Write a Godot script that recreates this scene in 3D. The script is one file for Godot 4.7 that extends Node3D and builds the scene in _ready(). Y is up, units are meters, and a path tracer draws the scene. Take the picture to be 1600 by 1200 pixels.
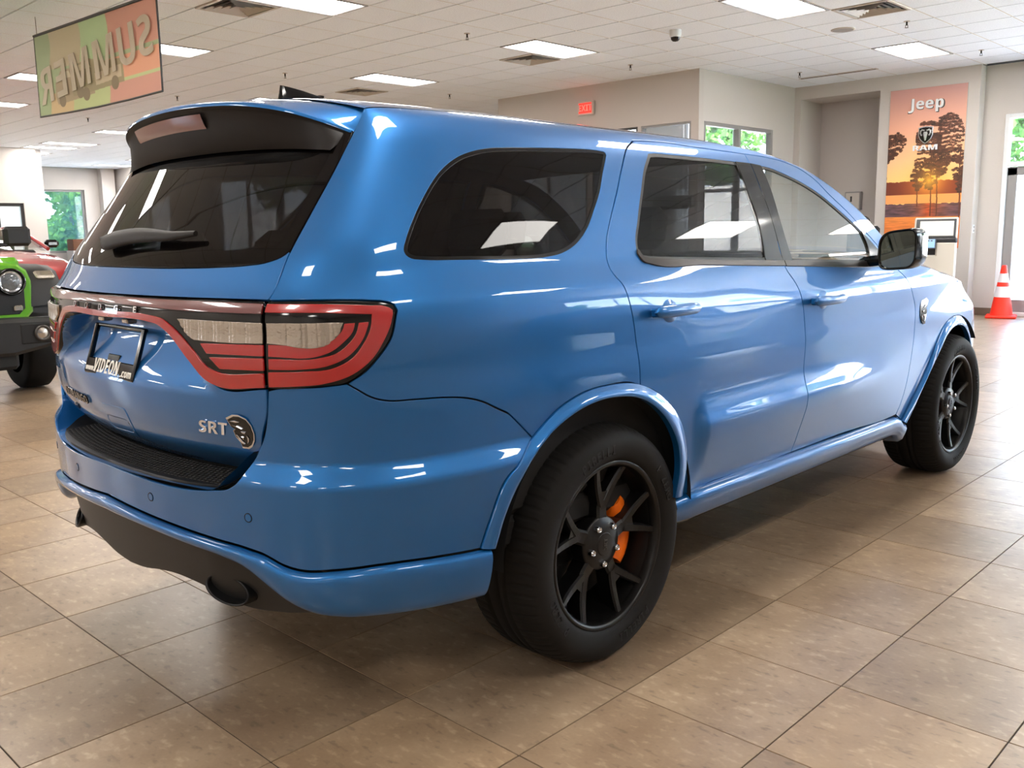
extends Node3D
# A car showroom: a blue sport utility vehicle seen from its right rear corner.
# World axes: x to the vehicle's right, y up, z to its rear; the rear axle stands at z = 0.

const CEIL := 3.58
const BACK := -12.35
const TILE := 0.4554
const PITCH := 0.6125

var M := {}
var used := {}


func _ready():
	# camera
	var cam := Camera3D.new()
	cam.name = "camera"
	add_child(cam)
	cam.position = Vector3(2.635, 1.3483, 2.1778)
	cam.rotation_order = EULER_ORDER_YXZ
	cam.rotation = Vector3(-0.1641, 0.768, -0.0169)
	cam.fov = 45.2
	cam.near = 0.05
	cam.far = 400.0
	cam.current = true
	# sky and exposure
	var env := Environment.new()
	var sky := Sky.new()
	var sm := ProceduralSkyMaterial.new()
	sm.sky_top_color = Color(0.50, 0.66, 0.86)
	sm.sky_horizon_color = Color(0.88, 0.93, 0.97)
	sm.sky_curve = 0.2
	sm.ground_bottom_color = Color(0.55, 0.55, 0.52)
	sm.ground_horizon_color = Color(0.8, 0.82, 0.82)
	sm.sky_energy_multiplier = 1.0
	sky.sky_material = sm
	env.background_mode = Environment.BG_SKY
	env.sky = sky
	env.background_energy_multiplier = SKY_ENERGY
	env.tonemap_mode = Environment.TONE_MAPPER_LINEAR
	env.tonemap_exposure = 1.66
	env.sdfgi_enabled = true
	env.ssao_enabled = true
	env.ssil_enabled = true
	var we := WorldEnvironment.new()
	we.name = "environment"
	we.environment = env
	add_child(we)
	var sun := DirectionalLight3D.new()
	sun.name = "sun"
	sun.light_color = Color(1.0, 0.97, 0.92)
	sun.light_energy = SUN_ENERGY
	sun.light_angular_distance = 0.6
	sun.shadow_enabled = true
	add_child(sun)
	sun.look_at_from_position(Vector3.ZERO, Vector3(-0.14, -0.9, -0.44))
	make_materials()
	tables()
	room()
	ceiling_fittings()
	outside()
	vehicle()
	furnishings()
	other_cars()


const SKY_ENERGY := 12.0
const SUN_ENERGY := 14.0
const LAMP_ENERGY := 2.6
const LAMP_GLOW := 5.0
const LAMP_COLOR := Color(1.0, 0.98, 0.955)

# ---------------------------------------------------------------- naming and tagging

func numbered(called: String) -> String:
	var k: int = used.get(called, -1) + 1
	used[called] = k
	return called if k == 0 else "%s_%03d" % [called, k]


func tag(o: Node3D, label: String, category: String, group := "") -> Node3D:
	o.set_meta("label", label)
	o.set_meta("category", category)
	if group:
		o.set_meta("group", group)
	return o


func base(called: String, label: String, category: String, at := Vector3.ZERO, turn := 0.0, group := "") -> Node3D:
	var o := Node3D.new()
	o.name = numbered(called)
	add_child(o)
	o.position = at
	o.rotation.y = turn
	return tag(o, label, category, group)


func put(b, called: String, m: Material, parent: Node3D = null) -> MeshInstance3D:
	var o := MeshInstance3D.new()
	o.mesh = b.done() if b is MB else b
	o.material_override = m
	o.name = called if parent else numbered(called)
	(parent if parent else self).add_child(o, true)
	return o


func struct(b, called: String, m: Material) -> MeshInstance3D:
	var o := put(b, called, m)
	o.set_meta("kind", "structure")
	return o

# ---------------------------------------------------------------- mesh builder

class MB:
	var v := PackedVector3Array()
	var n := PackedVector3Array()
	var uv := PackedVector2Array()
	var ix := PackedInt32Array()

	func vert(p: Vector3, nn: Vector3, t := Vector2.ZERO) -> int:
		v.append(p)
		n.append(nn)
		uv.append(t)
		return v.size() - 1

	func tri(a: int, b: int, c: int) -> void:
		var g := (v[c] - v[a]).cross(v[b] - v[a])
		if g.length_squared() < 1e-16:
			return
		if g.dot(n[a] + n[b] + n[c]) < 0.0:
			ix.append_array(PackedInt32Array([a, c, b]))
		else:
			ix.append_array(PackedInt32Array([a, b, c]))

	func quad(a: int, b: int, c: int, d: int) -> void:
		tri(a, b, c)
		tri(a, c, d)

	# flat polygon with its own normal, corners in order (convex)
	func face(pts: Array, out := Vector3.ZERO) -> void:
		var g: Vector3 = (pts[2] - pts[0]).cross(pts[1] - pts[0])
		if pts.size() > 3 and g.length_squared() < 1e-14:
			g = (pts[3] - pts[0]).cross(pts[2] - pts[0])
		if out != Vector3.ZERO and g.dot(out) < 0.0:
			g = -g
		g = g.normalized()
		var first := v.size()
		for p in pts:
			vert(p, g)
		for k in range(1, pts.size() - 1):
			tri(first, first + k, first + k + 1)

	# box with chamfered edges
	func box(c: Vector3, s: Vector3, ch := 0.0, bs := Basis.IDENTITY) -> MB:
		var h := s * 0.5
		ch = minf(ch, minf(h.x, minf(h.y, h.z)) * 0.95)
		if ch <= 0.0:
			for ax in 3:
				for sg in [-1.0, 1.0]:
					var pts := []
					for q in [[-1, -1], [1, -1], [1, 1], [-1, 1]]:
						var p := Vector3.ZERO
						p[ax] = sg * h[ax]
						p[(ax + 1) % 3] = q[0] * h[(ax + 1) % 3]
						p[(ax + 2) % 3] = q[1] * h[(ax + 2) % 3]
						pts.append(c + bs * p)
					var o := Vector3.ZERO
					o[ax] = sg
					face(pts, bs * o)
			return self
		var corner := func(sx, sy, sz, ax) -> Vector3:
			var sg := Vector3(sx, sy, sz)
			var p := Vector3.ZERO
			for k in 3:
				p[k] = sg[k] * (h[k] - (0.0 if k == ax else ch))
			return c + bs * p
		for ax in 3:
			var a1 := (ax + 1) % 3
			var a2 := (ax + 2) % 3
			for sg in [-1.0, 1.0]:
				var pts := []
				for q in [[-1.0, -1.0], [1.0, -1.0], [1.0, 1.0], [-1.0, 1.0]]:
					var s3 := Vector3.ZERO
					s3[ax] = sg
					s3[a1] = q[0]
					s3[a2] = q[1]
					pts.append(corner.call(s3.x, s3.y, s3.z, ax))
				var o := Vector3.ZERO
				o[ax] = sg
				face(pts, bs * o)
			for q in [[-1.0, -1.0], [1.0, -1.0], [1.0, 1.0], [-1.0, 1.0]]:
				var pts := []
				for e in [[-1.0, a1], [1.0, a1], [1.0, a2], [-1.0, a2]]:
					var s3 := Vector3.ZERO
					s3[ax] = e[0]
					s3[a1] = q[0]
					s3[a2] = q[1]
					pts.append(corner.call(s3.x, s3.y, s3.z, e[1]))
				var o := Vector3.ZERO
				o[a1] = q[0]
				o[a2] = q[1]
				face(pts, bs * o)
		for sx in [-1.0, 1.0]:
			for sy in [-1.0, 1.0]:
				for sz in [-1.0, 1.0]:
					face([corner.call(sx, sy, sz, 0), corner.call(sx, sy, sz, 1), corner.call(sx, sy, sz, 2)], bs * Vector3(sx, sy, sz))
		return self

	# smooth grid through rows of points; wrap closes each row
	func grid(rows: Array, wrap := false, flip := false) -> MB:
		var nr := rows.size()
		var nc: int = rows[0].size()
		var first := v.size()
		for i in nr:
			for j in nc:
				var jl := (j - 1 + nc) % nc if wrap else maxi(j - 1, 0)
				var jr := (j + 1) % nc if wrap else mini(j + 1, nc - 1)
				var du: Vector3 = rows[i][jr] - rows[i][jl]
				var dv: Vector3 = rows[mini(i + 1, nr - 1)][j] - rows[maxi(i - 1, 0)][j]
				var nn := du.cross(dv)
				if nn.length_squared() < 1e-16:
					var alt: int = mini(i + 1, nr - 1) if i == 0 else maxi(i - 1, 0)
					nn = (rows[alt][jr] - rows[alt][jl]).cross(dv)
				nn = nn.normalized() * (-1.0 if flip else 1.0)
				vert(rows[i][j], nn, Vector2(float(j) / nc, float(i) / nr))
		for i in nr - 1:
			for j in (nc if wrap else nc - 1):
				var k := (j + 1) % nc
				quad(first + i * nc + j, first + i * nc + k, first + (i + 1) * nc + k, first + (i + 1) * nc + j)
		return self

	# profile of (radius, height along y) turned about y, then placed
	func lathe(prof: Array, seg: int, tr := Transform3D.IDENTITY, sharp := false) -> MB:
		if sharp:
			for k in prof.size() - 1:
				lathe([prof[k], prof[k + 1]], seg, tr)
			return self
		var rows := []
		for p in prof:
			var row := []
			for j in seg:
				var a := TAU * j / seg
				row.append(tr * Vector3(cos(a) * p.x, p.y, sin(a) * p.x))
			rows.append(row)
		return grid(rows, true)

	# closed outline (x, y) given depth along +z, with a chamfer on the front edge
	func slab(poly: PackedVector2Array, depth: float, tr := Transform3D.IDENTITY, ch := 0.0) -> MB:
		if Geometry2D.is_polygon_clockwise(poly):
			poly = poly.duplicate()
			poly.reverse()
		var top := poly
		if ch > 0.0:
			var np := PackedVector2Array()
			var m := poly.size()
			for k in m:
				var e0 := (poly[k] - poly[(k - 1 + m) % m]).normalized()
				var e1 := (poly[(k + 1) % m] - poly[k]).normalized()
				var nrm := (Vector2(-e0.y, e0.x) + Vector2(-e1.y, e1.x))
				var l := nrm.length()
				nrm = nrm / maxf(l * l * 0.5, 0.3)
				np.append(poly[k] + nrm * ch)
			top = np
		var zz := depth
		var bz := tr.basis.z.normalized()
		for side in [0, 1]:
			var src := top if side == 1 else poly
			var tris := Geometry2D.triangulate_polygon(src)
			var f := v.size()
			for p in src:
				vert(tr * Vector3(p.x, p.y, zz if side == 1 else 0.0), bz if side == 1 else -bz, p)
			for k in range(0, tris.size(), 3):
				tri(f + tris[k], f + tris[k + 1], f + tris[k + 2])
		var m := poly.size()
		for k in m:
			var a := poly[k]
			var b := poly[(k + 1) % m]
			var at := top[k]
			var bt := top[(k + 1) % m]
			var o := tr.basis * Vector3((b - a).y, -(b - a).x, 0.0)
			face([tr * Vector3(a.x, a.y, 0), tr * Vector3(b.x, b.y, 0), tr * Vector3(b.x, b.y, zz - ch), tr * Vector3(a.x, a.y, zz - ch)], o)
			if ch > 0.0:
				face([tr * Vector3(a.x, a.y, zz - ch), tr * Vector3(b.x, b.y, zz - ch), tr * Vector3(bt.x, bt.y, zz), tr * Vector3(at.x, at.y, zz)], o + tr.basis.z * 0.1 * o.length())
		return self

	# tube along a path
	func tube(path: Array, rad: float, sides := 8, flat := 1.0) -> MB:
		var rows := []
		var side := Vector3.ZERO
		for k in path.size():
			var d: Vector3 = (path[mini(k + 1, path.size() - 1)] - path[maxi(k - 1, 0)]).normalized()
			if side == Vector3.ZERO:
				side = d.cross(Vector3.UP if absf(d.y) < 0.9 else Vector3.RIGHT).normalized()
			side = (side - d * side.dot(d)).normalized()
			var up := d.cross(side)
			var row := []
			for j in sides:
				var a := TAU * j / sides
				row.append(path[k] + side * cos(a) * rad + up * sin(a) * rad * flat)
			rows.append(row)
		grid(rows, true)
		for e in [0, path.size() - 1]:
			face(rows[e], path[e] - path[1 if e == 0 else e - 1])
		return self

	func join(o: MB, tr := Transform3D.IDENTITY, mir := false) -> MB:
		var f := v.size()
		for k in o.v.size():
			var p := o.v[k]
			var q := o.n[k]
			if mir:
				p.x = -p.x
				q.x = -q.x
			vert(tr * p, (tr.basis * q).normalized(), o.uv[k])
		for k in range(0, o.ix.size(), 3):
			tri(f + o.ix[k], f + o.ix[k + 1], f + o.ix[k + 2])
		return self

	func mirrored() -> MB:
		return MB.new().join(self, Transform3D.IDENTITY, true)

	func done() -> ArrayMesh:
		var am := ArrayMesh.new()
		if ix.is_empty():
			return am
		var a := []
		a.resize(Mesh.ARRAY_MAX)
		a[Mesh.ARRAY_VERTEX] = v
		a[Mesh.ARRAY_NORMAL] = n
		a[Mesh.ARRAY_TEX_UV] = uv
		a[Mesh.ARRAY_INDEX] = ix
		am.add_surface_from_arrays(Mesh.PRIMITIVE_TRIANGLES, a)
		return am


func words(text: String, size: float, depth: float, bold := true) -> TextMesh:
	var t := TextMesh.new()
	var f := SystemFont.new()
	f.font_names = PackedStringArray(["Droid Sans"])
	f.font_weight = 700 if bold else 400
	t.font = f
	t.text = text
	t.font_size = 48
	t.pixel_size = size / 34.5
	t.depth = depth
	t.curve_step = 2.0
	return t


# ---------------------------------------------------------------- materials

func mat(called: String, c: Color, rough := 0.6, metal := 0.0) -> StandardMaterial3D:
	var m := StandardMaterial3D.new()
	m.resource_name = called
	m.albedo_color = c
	m.roughness = rough
	m.metallic = metal
	m.cull_mode = BaseMaterial3D.CULL_DISABLED
	M[called] = m
	return m


func glass(called: String, c: Color, alpha: float, spec := 0.5) -> StandardMaterial3D:
	var m := mat(called, Color(c.r, c.g, c.b, alpha), 0.02)
	m.transparency = BaseMaterial3D.TRANSPARENCY_ALPHA
	m.metallic_specular = spec
	return m


func noise(freq: float, oct := 4, sd := 1, kind := FastNoiseLite.TYPE_SIMPLEX_SMOOTH) -> FastNoiseLite:
	var f := FastNoiseLite.new()
	f.seed = sd
	f.noise_type = kind
	f.frequency = freq
	f.fractal_octaves = oct
	return f


func noise_tex(freq: float, a: Color, b: Color, sd := 1, size := 512, oct := 4, bump := false) -> NoiseTexture2D:
	var t := NoiseTexture2D.new()
	t.width = size
	t.height = size
	t.seamless = true
	t.noise = noise(freq, oct, sd)
	if bump:
		t.as_normal_map = true
		t.bump_strength = 4.0
		return t
	var g := Gradient.new()
	g.set_color(0, a)
	g.set_color(1, b)
	g.set_offset(0, 0.25)
	g.set_offset(1, 0.75)
	t.color_ramp = g
	return t


func tri_map(m: StandardMaterial3D, scale: float, world := true) -> void:
	m.uv1_triplanar = true
	m.uv1_world_triplanar = world
	m.uv1_scale = Vector3.ONE * scale


func paint(called: String, c: Color, metal := 0.55, rough := 0.38) -> StandardMaterial3D:
	var m := mat(called, c, rough, metal)
	m.clearcoat_enabled = true
	m.clearcoat = 1.0
	m.clearcoat_roughness = 0.02
	return m


func make_materials():
	paint("blue_paint", Color(0.0, 0.36, 0.605), 0.64, 0.46)
	paint("lime_paint", Color(0.36, 0.62, 0.06), 0.3)
	paint("red_paint", Color(0.55, 0.05, 0.06), 0.3)
	paint("grey_paint", Color(0.03, 0.035, 0.05), 0.4)
	paint("white_paint", Color(0.8, 0.82, 0.84), 0.0)
	mat("black_gloss", Color(0.012, 0.012, 0.014), 0.08)
	mat("black_trim", Color(0.05, 0.047, 0.045), 0.5)
	mat("black_matt", Color(0.03, 0.029, 0.028), 0.75)
	mat("spoiler_black", Color(0.10, 0.085, 0.08), 0.5).metallic_specular = 0.3
	mat("gap", Color(0.01, 0.01, 0.012), 0.9)
	mat("satin_black", Color(0.045, 0.042, 0.042), 0.36, 0.35)
	mat("belt_trim", Color(0.16, 0.135, 0.12), 0.28, 0.6)
	mat("chrome", Color(0.82, 0.83, 0.85), 0.08, 1.0)
	mat("steel", Color(0.30, 0.29, 0.28), 0.35, 0.9)
	mat("dark_steel", Color(0.11, 0.11, 0.115), 0.4, 0.7)
	mat("orange", Color(0.93, 0.42, 0.03), 0.35)
	mat("cloth_dark", Color(0.045, 0.043, 0.043), 0.85)
	mat("dash", Color(0.05, 0.05, 0.05), 0.7)
	mat("white_print", Color(0.92, 0.91, 0.88), 0.5)
	var rub := mat("rubber", Color(0.10, 0.095, 0.09), 0.7)
	rub.metallic_specular = 0.3
	var lens := paint("red_lens", Color(0.62, 0.0, 0.015), 0.0, 0.25)
	lens.metallic_specular = 0.6
	paint("deep_red_lens", Color(0.34, 0.02, 0.02), 0.0, 0.3)
	var cl := paint("clear_lens", Color(0.66, 0.62, 0.57), 0.75, 0.22)
	cl.normal_enabled = true
	cl.normal_texture = noise_tex(0.05, Color.BLACK, Color.WHITE, 9, 256, 2, true)
	cl.normal_scale = 0.35
	tri_map(cl, 9.0, false)
	glass("privacy_glass", Color(0.035, 0.027, 0.025), 0.94, 0.28)
	glass("tint_glass", Color(0.22, 0.30, 0.21), 0.32, 0.55)
	glass("clear_glass", Color(0.7, 0.8, 0.78), 0.06)
	glass("blue_glass", Color(0.22, 0.40, 0.46), 0.62)
	glass("lamp_glass", Color(0.85, 0.88, 0.9), 0.15)
	var mg := mat("mirror_glass", Color(0.55, 0.58, 0.55), 0.02, 1.0)
	mg.metallic_specular = 0.6
	# room
	var wl := mat("wall_paint", Color(0.76, 0.735, 0.715), 0.85)
	wl.normal_enabled = true
	wl.normal_texture = noise_tex(0.08, Color.BLACK, Color.WHITE, 3, 256, 4, true)
	wl.normal_scale = 0.12
	tri_map(wl, 1.6)
	mat("recess_paint", Color(0.74, 0.715, 0.70), 0.85)
	mat("soffit_paint", Color(0.75, 0.72, 0.70), 0.85)
	mat("white_frame", Color(0.86, 0.87, 0.88), 0.4)
	mat("grey_frame", Color(0.55, 0.54, 0.54), 0.45)
	mat("dark_frame", Color(0.17, 0.16, 0.16), 0.45)
	mat("base_vinyl", Color(0.42, 0.36, 0.30), 0.6)
	var ct := mat("ceiling_tile", Color.WHITE, 0.95)
	ct.albedo_texture = noise_tex(0.09, Color(0.90, 0.922, 0.955), Color(0.945, 0.965, 0.995), 5, 512, 5)
	ct.normal_enabled = true
	ct.normal_texture = noise_tex(0.12, Color.BLACK, Color.WHITE, 6, 512, 4, true)
	ct.normal_scale = 0.25
	tri_map(ct, 1.1)
	mat("grid_bar", Color(0.80, 0.775, 0.75), 0.55)
	mat("grid_shadow", Color(0.16, 0.15, 0.145), 0.9)
	var ld := mat("lamp_diffuser", Color(0.95, 0.93, 0.88), 0.5)
	ld.emission_enabled = true
	ld.emission = LAMP_COLOR
	ld.emission_energy_multiplier = LAMP_GLOW
	mat("vent_white", Color(0.74, 0.71, 0.68), 0.5)
	mat("grout", Color(0.15, 0.115, 0.085), 0.9)
	mat("concrete", Color(0.78, 0.77, 0.74), 0.9)
	mat("lawn", Color(0.16, 0.34, 0.07), 0.95)
	mat("bark", Color(0.20, 0.15, 0.11), 0.9)
	for k in 2:
		var lf := mat("leaf_%d" % k, [Color(0.16, 0.36, 0.07), Color(0.28, 0.50, 0.10)][k], 0.7)
		lf.backlight_enabled = true
		lf.backlight = Color(0.25, 0.4, 0.08)
	mat("cone_orange", Color(0.95, 0.16, 0.02), 0.5)
	mat("cone_band", Color(0.86, 0.84, 0.86), 0.4)
	mat("machine_white", Color(0.80, 0.77, 0.72), 0.5)
	mat("machine_dark", Color(0.10, 0.10, 0.11), 0.5)
	mat("box_board", Color(0.40, 0.24, 0.14), 0.8)
	var ex := mat("exit_red", Color(0.9, 0.25, 0.2), 0.5)
	ex.emission_enabled = true
	ex.emission = Color(1.0, 0.12, 0.06)
	ex.emission_energy_multiplier = 0.7
	floor_tile_materials()


func floor_tile_materials():
	# mottled vinyl-stone tile: soft clouds, drawn-out pale flecks and fine dark specks
	var size := 1024
	var cloud := noise(0.006, 4, 21).get_seamless_image(size, size)
	var fl := noise(0.022, 3, 33)
	fl.domain_warp_enabled = true
	fl.domain_warp_amplitude = 22.0
	fl.domain_warp_frequency = 0.02
	var fleck := fl.get_seamless_image(size, size / 2)
	fleck.resize(size, size / 4 * 2)
	var fine := noise(0.11, 3, 47).get_seamless_image(size, size)
	var a := cloud.get_data()
	var b := fleck.get_data()
	var c := fine.get_data()
	var out := PackedByteArray()
	out.resize(size * size * 3)
	var lo := Color(0.515, 0.432, 0.348)
	var hi := Color(0.645, 0.563, 0.468)
	for y in size:
		var hy := (y * 2) % (size / 2)
		for x in size:
			var i := y * size + x
			var t := a[i] / 255.0
			var k := b[hy * size + x] / 255.0
			var f := c[i] / 255.0
			var s := clampf(t * 0.75 + f * 0.25, 0.0, 1.0)
			var r := lerpf(lo.r, hi.r, s)
			var g := lerpf(lo.g, hi.g, s)
			var bl := lerpf(lo.b, hi.b, s)
			var pale := clampf((k - 0.62) * 4.5, 0.0, 1.0) * (0.35 + 0.65 * f)
			r = lerpf(r, 0.80, pale * 0.5)
			g = lerpf(g, 0.73, pale * 0.5)
			bl = lerpf(bl, 0.62, pale * 0.5)
			var dark := clampf((0.29 - k) * 5.0, 0.0, 1.0) * 0.17
			r *= 1.0 - dark
			g *= 1.0 - dark
			bl *= 1.0 - dark
			out[i * 3] = int(r * 255.0)
			out[i * 3 + 1] = int(g * 255.0)
			out[i * 3 + 2] = int(bl * 255.0)
	var tex := ImageTexture.create_from_image(Image.create_from_data(size, size, false, Image.FORMAT_RGB8, out))
	for k in 4:
		var m := mat("floor_tile_%d" % k, [Color(1, 1, 1), Color(0.95, 0.94, 0.93), Color(1.0, 0.985, 0.96), Color(0.9, 0.89, 0.88)][k], 0.3)
		m.albedo_texture = tex
		m.metallic_specular = 0.5
		tri_map(m, 0.55)
		m.uv1_offset = Vector3(0.31 * k, 0.17 * k, 0.23 * k)


# ---------------------------------------------------------------- curves and tables

func pts(s: String) -> PackedVector2Array:
	var out := PackedVector2Array()
	for w in s.split(" ", false):
		var q := w.split(",")
		out.append(Vector2(float(q[0]), float(q[1])))
	return out


# smooth open curve through points, sampled about every step
func curve(p: PackedVector2Array, step := 0.012) -> PackedVector2Array:
	var out := PackedVector2Array()
	var m := p.size()
	for k in m - 1:
		var p0 := p[maxi(k - 1, 0)]
		var p1 := p[k]
		var p2 := p[k + 1]
		var p3 := p[mini(k + 2, m - 1)]
		var l12 := maxf(p1.distance_to(p2), 1e-5)
		var l01 := maxf(p0.distance_to(p1), 1e-5)
		var l23 := maxf(p2.distance_to(p3), 1e-5)
		var t1 := (p2 - p1) / l12
		var t2 := t1
		if k > 0:
			t1 = ((p1 - p0) / l01 * l12 + (p2 - p1) / l12 * l01) / (l01 + l12)
		if k < m - 2:
			t2 = ((p2 - p1) / l12 * l23 + (p3 - p2) / l23 * l12) / (l12 + l23)
		var c := int(ceil(l12 / step))
		for j in c:
			out.append(herm(p1, p2, t1 * l12, t2 * l12, float(j) / c))
	out.append(p[m - 1])
	return out


func herm(p1: Vector2, p2: Vector2, m1: Vector2, m2: Vector2, t: float) -> Vector2:
	var t2 := t * t
	var t3 := t2 * t
	return p1 * (2 * t3 - 3 * t2 + 1) + m1 * (t3 - 2 * t2 + t) + p2 * (3 * t2 - 2 * t3) + m2 * (t3 - t2)


# outline from pieces parted by | : each piece is a smooth curve, pieces meet in corners
func outline(s: String, step := 0.012) -> PackedVector2Array:
	var out := PackedVector2Array()
	for piece in s.split("|", false):
		var c := curve(pts(piece), step)
		for q in c:
			if out.is_empty() or out[-1].distance_to(q) > 1e-4:
				out.append(q)
	if out[0].distance_to(out[-1]) < 1e-4:
		out.remove_at(out.size() - 1)
	return out


func flip_x(p: PackedVector2Array) -> PackedVector2Array:
	var out := PackedVector2Array()
	for k in range(p.size() - 1, -1, -1):
		out.append(Vector2(-p[k].x, p[k].y))
	return out


# right half of an outline (open, from the middle round to the middle) closed with its mirror image
func both(p: PackedVector2Array) -> PackedVector2Array:
	var out := p.duplicate()
	for q in flip_x(p):
		if out[-1].distance_to(q) > 1e-4 and out[0].distance_to(q) > 1e-4:
			out.append(q)
	return out


func lut(s: String) -> PackedVector2Array:
	var out := PackedVector2Array()
	for w in s.split(" ", false):
		var q := w.split(":")
		out.append(Vector2(float(q[0]), float(q[1])))
	return out


func look(a: PackedVector2Array, x: float) -> float:
	var m := a.size()
	if x <= a[0].x:
		return a[0].y
	if x >= a[m - 1].x:
		return a[m - 1].y
	var i := 0
	while a[i + 1].x < x:
		i += 1
	var h := a[i + 1].x - a[i].x
	var d := (a[i + 1].y - a[i].y) / h
	var m0 := d
	var m1 := d
	if i > 0:
		var h0 := a[i].x - a[i - 1].x
		m0 = ((a[i].y - a[i - 1].y) / h0 * h + d * h0) / (h0 + h)
	if i < m - 2:
		var h1 := a[i + 2].x - a[i + 1].x
		m1 = (d * h1 + (a[i + 2].y - a[i + 1].y) / h1 * h) / (h + h1)
	var t := (x - a[i].x) / h
	var t2 := t * t
	var t3 := t2 * t
	return (2 * t3 - 3 * t2 + 1) * a[i].y + (t3 - 2 * t2 + t) * h * m0 + (3 * t2 - 2 * t3) * a[i + 1].y + (t3 - t2) * h * m1


func ss(a: float, b: float, x: float) -> float:
	var t := clampf((x - a) / (b - a), 0.0, 1.0)
	return t * t * (3.0 - 2.0 * t)


# ---------------------------------------------------------------- body surface of the blue vehicle
# Charts: u runs from the middle of the tail (0) round the right corner (0.6 to 1.2) along the flank
# (u = 1.65 - z) and round the front corner (4.95 to 5.55) to the middle of the nose; y is the height.

var W_FLANK: PackedVector2Array
var W_LOW: PackedVector2Array
var Z_TAIL: PackedVector2Array
var Z_GATE: PackedVector2Array
var Z_NOSE: PackedVector2Array
var Y_TOP: PackedVector2Array
var Y_HOOD: PackedVector2Array
var Y_SPLIT: PackedVector2Array
var Y_LIP: PackedVector2Array
var LIP_OUT: PackedVector2Array


func tables():
	W_FLANK = lut(".28:.90 .36:.922 .40:.930 .45:.936 .50:.950 .55:.962 .60:.974 .65:.984 .69:.984 .73:.973 .78:.963 .85:.961 .92:.960 1.0:.955 1.06:.950 1.10:.944 1.18:.923 1.25:.898 1.30:.882 1.40:.848 1.50:.808 1.56:.780 1.60:.757 1.64:.722 1.67:.680 1.70:.60 1.73:.50")
	W_LOW = lut(".28:.925 .38:.945 .45:.950 .55:.956 .70:.961 .80:.962 .85:.961")
	Z_TAIL = lut(".25:1.07 .35:1.085 .45:1.095 .70:1.108 .87:1.108 .98:1.113 1.10:1.110 1.185:1.095 1.207:1.078 1.30:1.02 1.40:.94 1.50:.86 1.60:.782 1.66:.735 1.72:.68")
	Z_GATE = lut(".70:.975 .73:.995 .76:1.035 .80:1.08 .84:1.10 .87:1.108 .98:1.113 1.10:1.110 1.185:1.095 1.207:1.078 1.30:1.02 1.40:.94 1.50:.86 1.60:.782 1.66:.735 1.72:.68")
	Z_NOSE = lut(".25:-3.82 .40:-3.93 .55:-3.96 .70:-3.95 .82:-3.92 .90:-3.85 .96:-3.74 1.03:-3.58 1.10:-3.44")
	Y_TOP = lut(".6:1.672 .9:1.68 1.3:1.686 2.0:1.684 2.6:1.672 2.9:1.647 3.1:1.613 3.2:1.588 3.42:1.503 3.6:1.408 3.78:1.285 3.92:1.19 4.05:1.158")
	Y_HOOD = lut("4.05:1.158 4.2:1.142 4.45:1.098 4.75:1.060 4.95:1.030 5.1:1.0 5.25:.965 5.55:.95 6.2:.945")
	Y_SPLIT = lut("0:.617 .276:.597 .50:.580 .60:.572 .645:.563 .69:.542 .74:.532 .816:.536 .924:.543 1.127:.530 1.3:.51")
	Y_LIP = lut("0:.572 .224:.565 .414:.549 .532:.536 .602:.516 .65:.478 .70:.441 .75:.420 .82:.409 .917:.406 1.024:.401 1.13:.393 1.3:.38")
	LIP_OUT = lut("0:.0 .04:.010 .12:.017 .3:.021 .6:.020 .85:.013 .96:.004 1:-.004")


func rise(y: float, y0: float, y1: float, y2: float) -> float:
	return ss(y0, y1, y) * (1.0 - ss(y1, y2, y))


func flank(z: float, y: float) -> float:
	var w := look(W_FLANK, y)
	if y < 0.85:
		var k := maxf(ss(-0.50, -0.42, z), ss(-1.5, -2.3, z))
		w += (look(W_LOW, y) - w) * k
	w += 0.016 * ss(-0.55, 0.0, z) * rise(y, 0.98, 1.175, 1.275)
	w += 0.012 * ss(-0.7, -1.5, z) * rise(y, 0.93, 1.085, 1.16)
	var t := maxf(z - 0.1, 0.0) / 0.7
	w -= (0.035 + 0.03 * ss(1.2, 1.6, y)) * t * t
	var f := maxf(-2.2 - z, 0.0) / 1.3
	return w - 0.075 * f * f * (1.0 + 1.1 * ss(0.86, 1.05, y))


func corner(a: Vector2, sl: float, b: Vector2, dxdz: float, t: float, k1: float, k2: float) -> Array:
	var q := (a.y + sl * (b.x - a.x) - b.y) / (1.0 - sl * dxdz)
	var c := Vector2(b.x + dxdz * q, b.y + q)
	var p1 := a + k1 * (c - a)
	var p2 := b + k2 * (c - b)
	var s := 1.0 - t
	var p := s * s * s * a + 3.0 * s * s * t * p1 + 3.0 * s * t * t * p2 + t * t * t * b
	var d := 3.0 * s * s * (p1 - a) + 6.0 * s * t * (p2 - p1) + 3.0 * t * t * (b - p2)
	return [p, d.normalized()]


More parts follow.
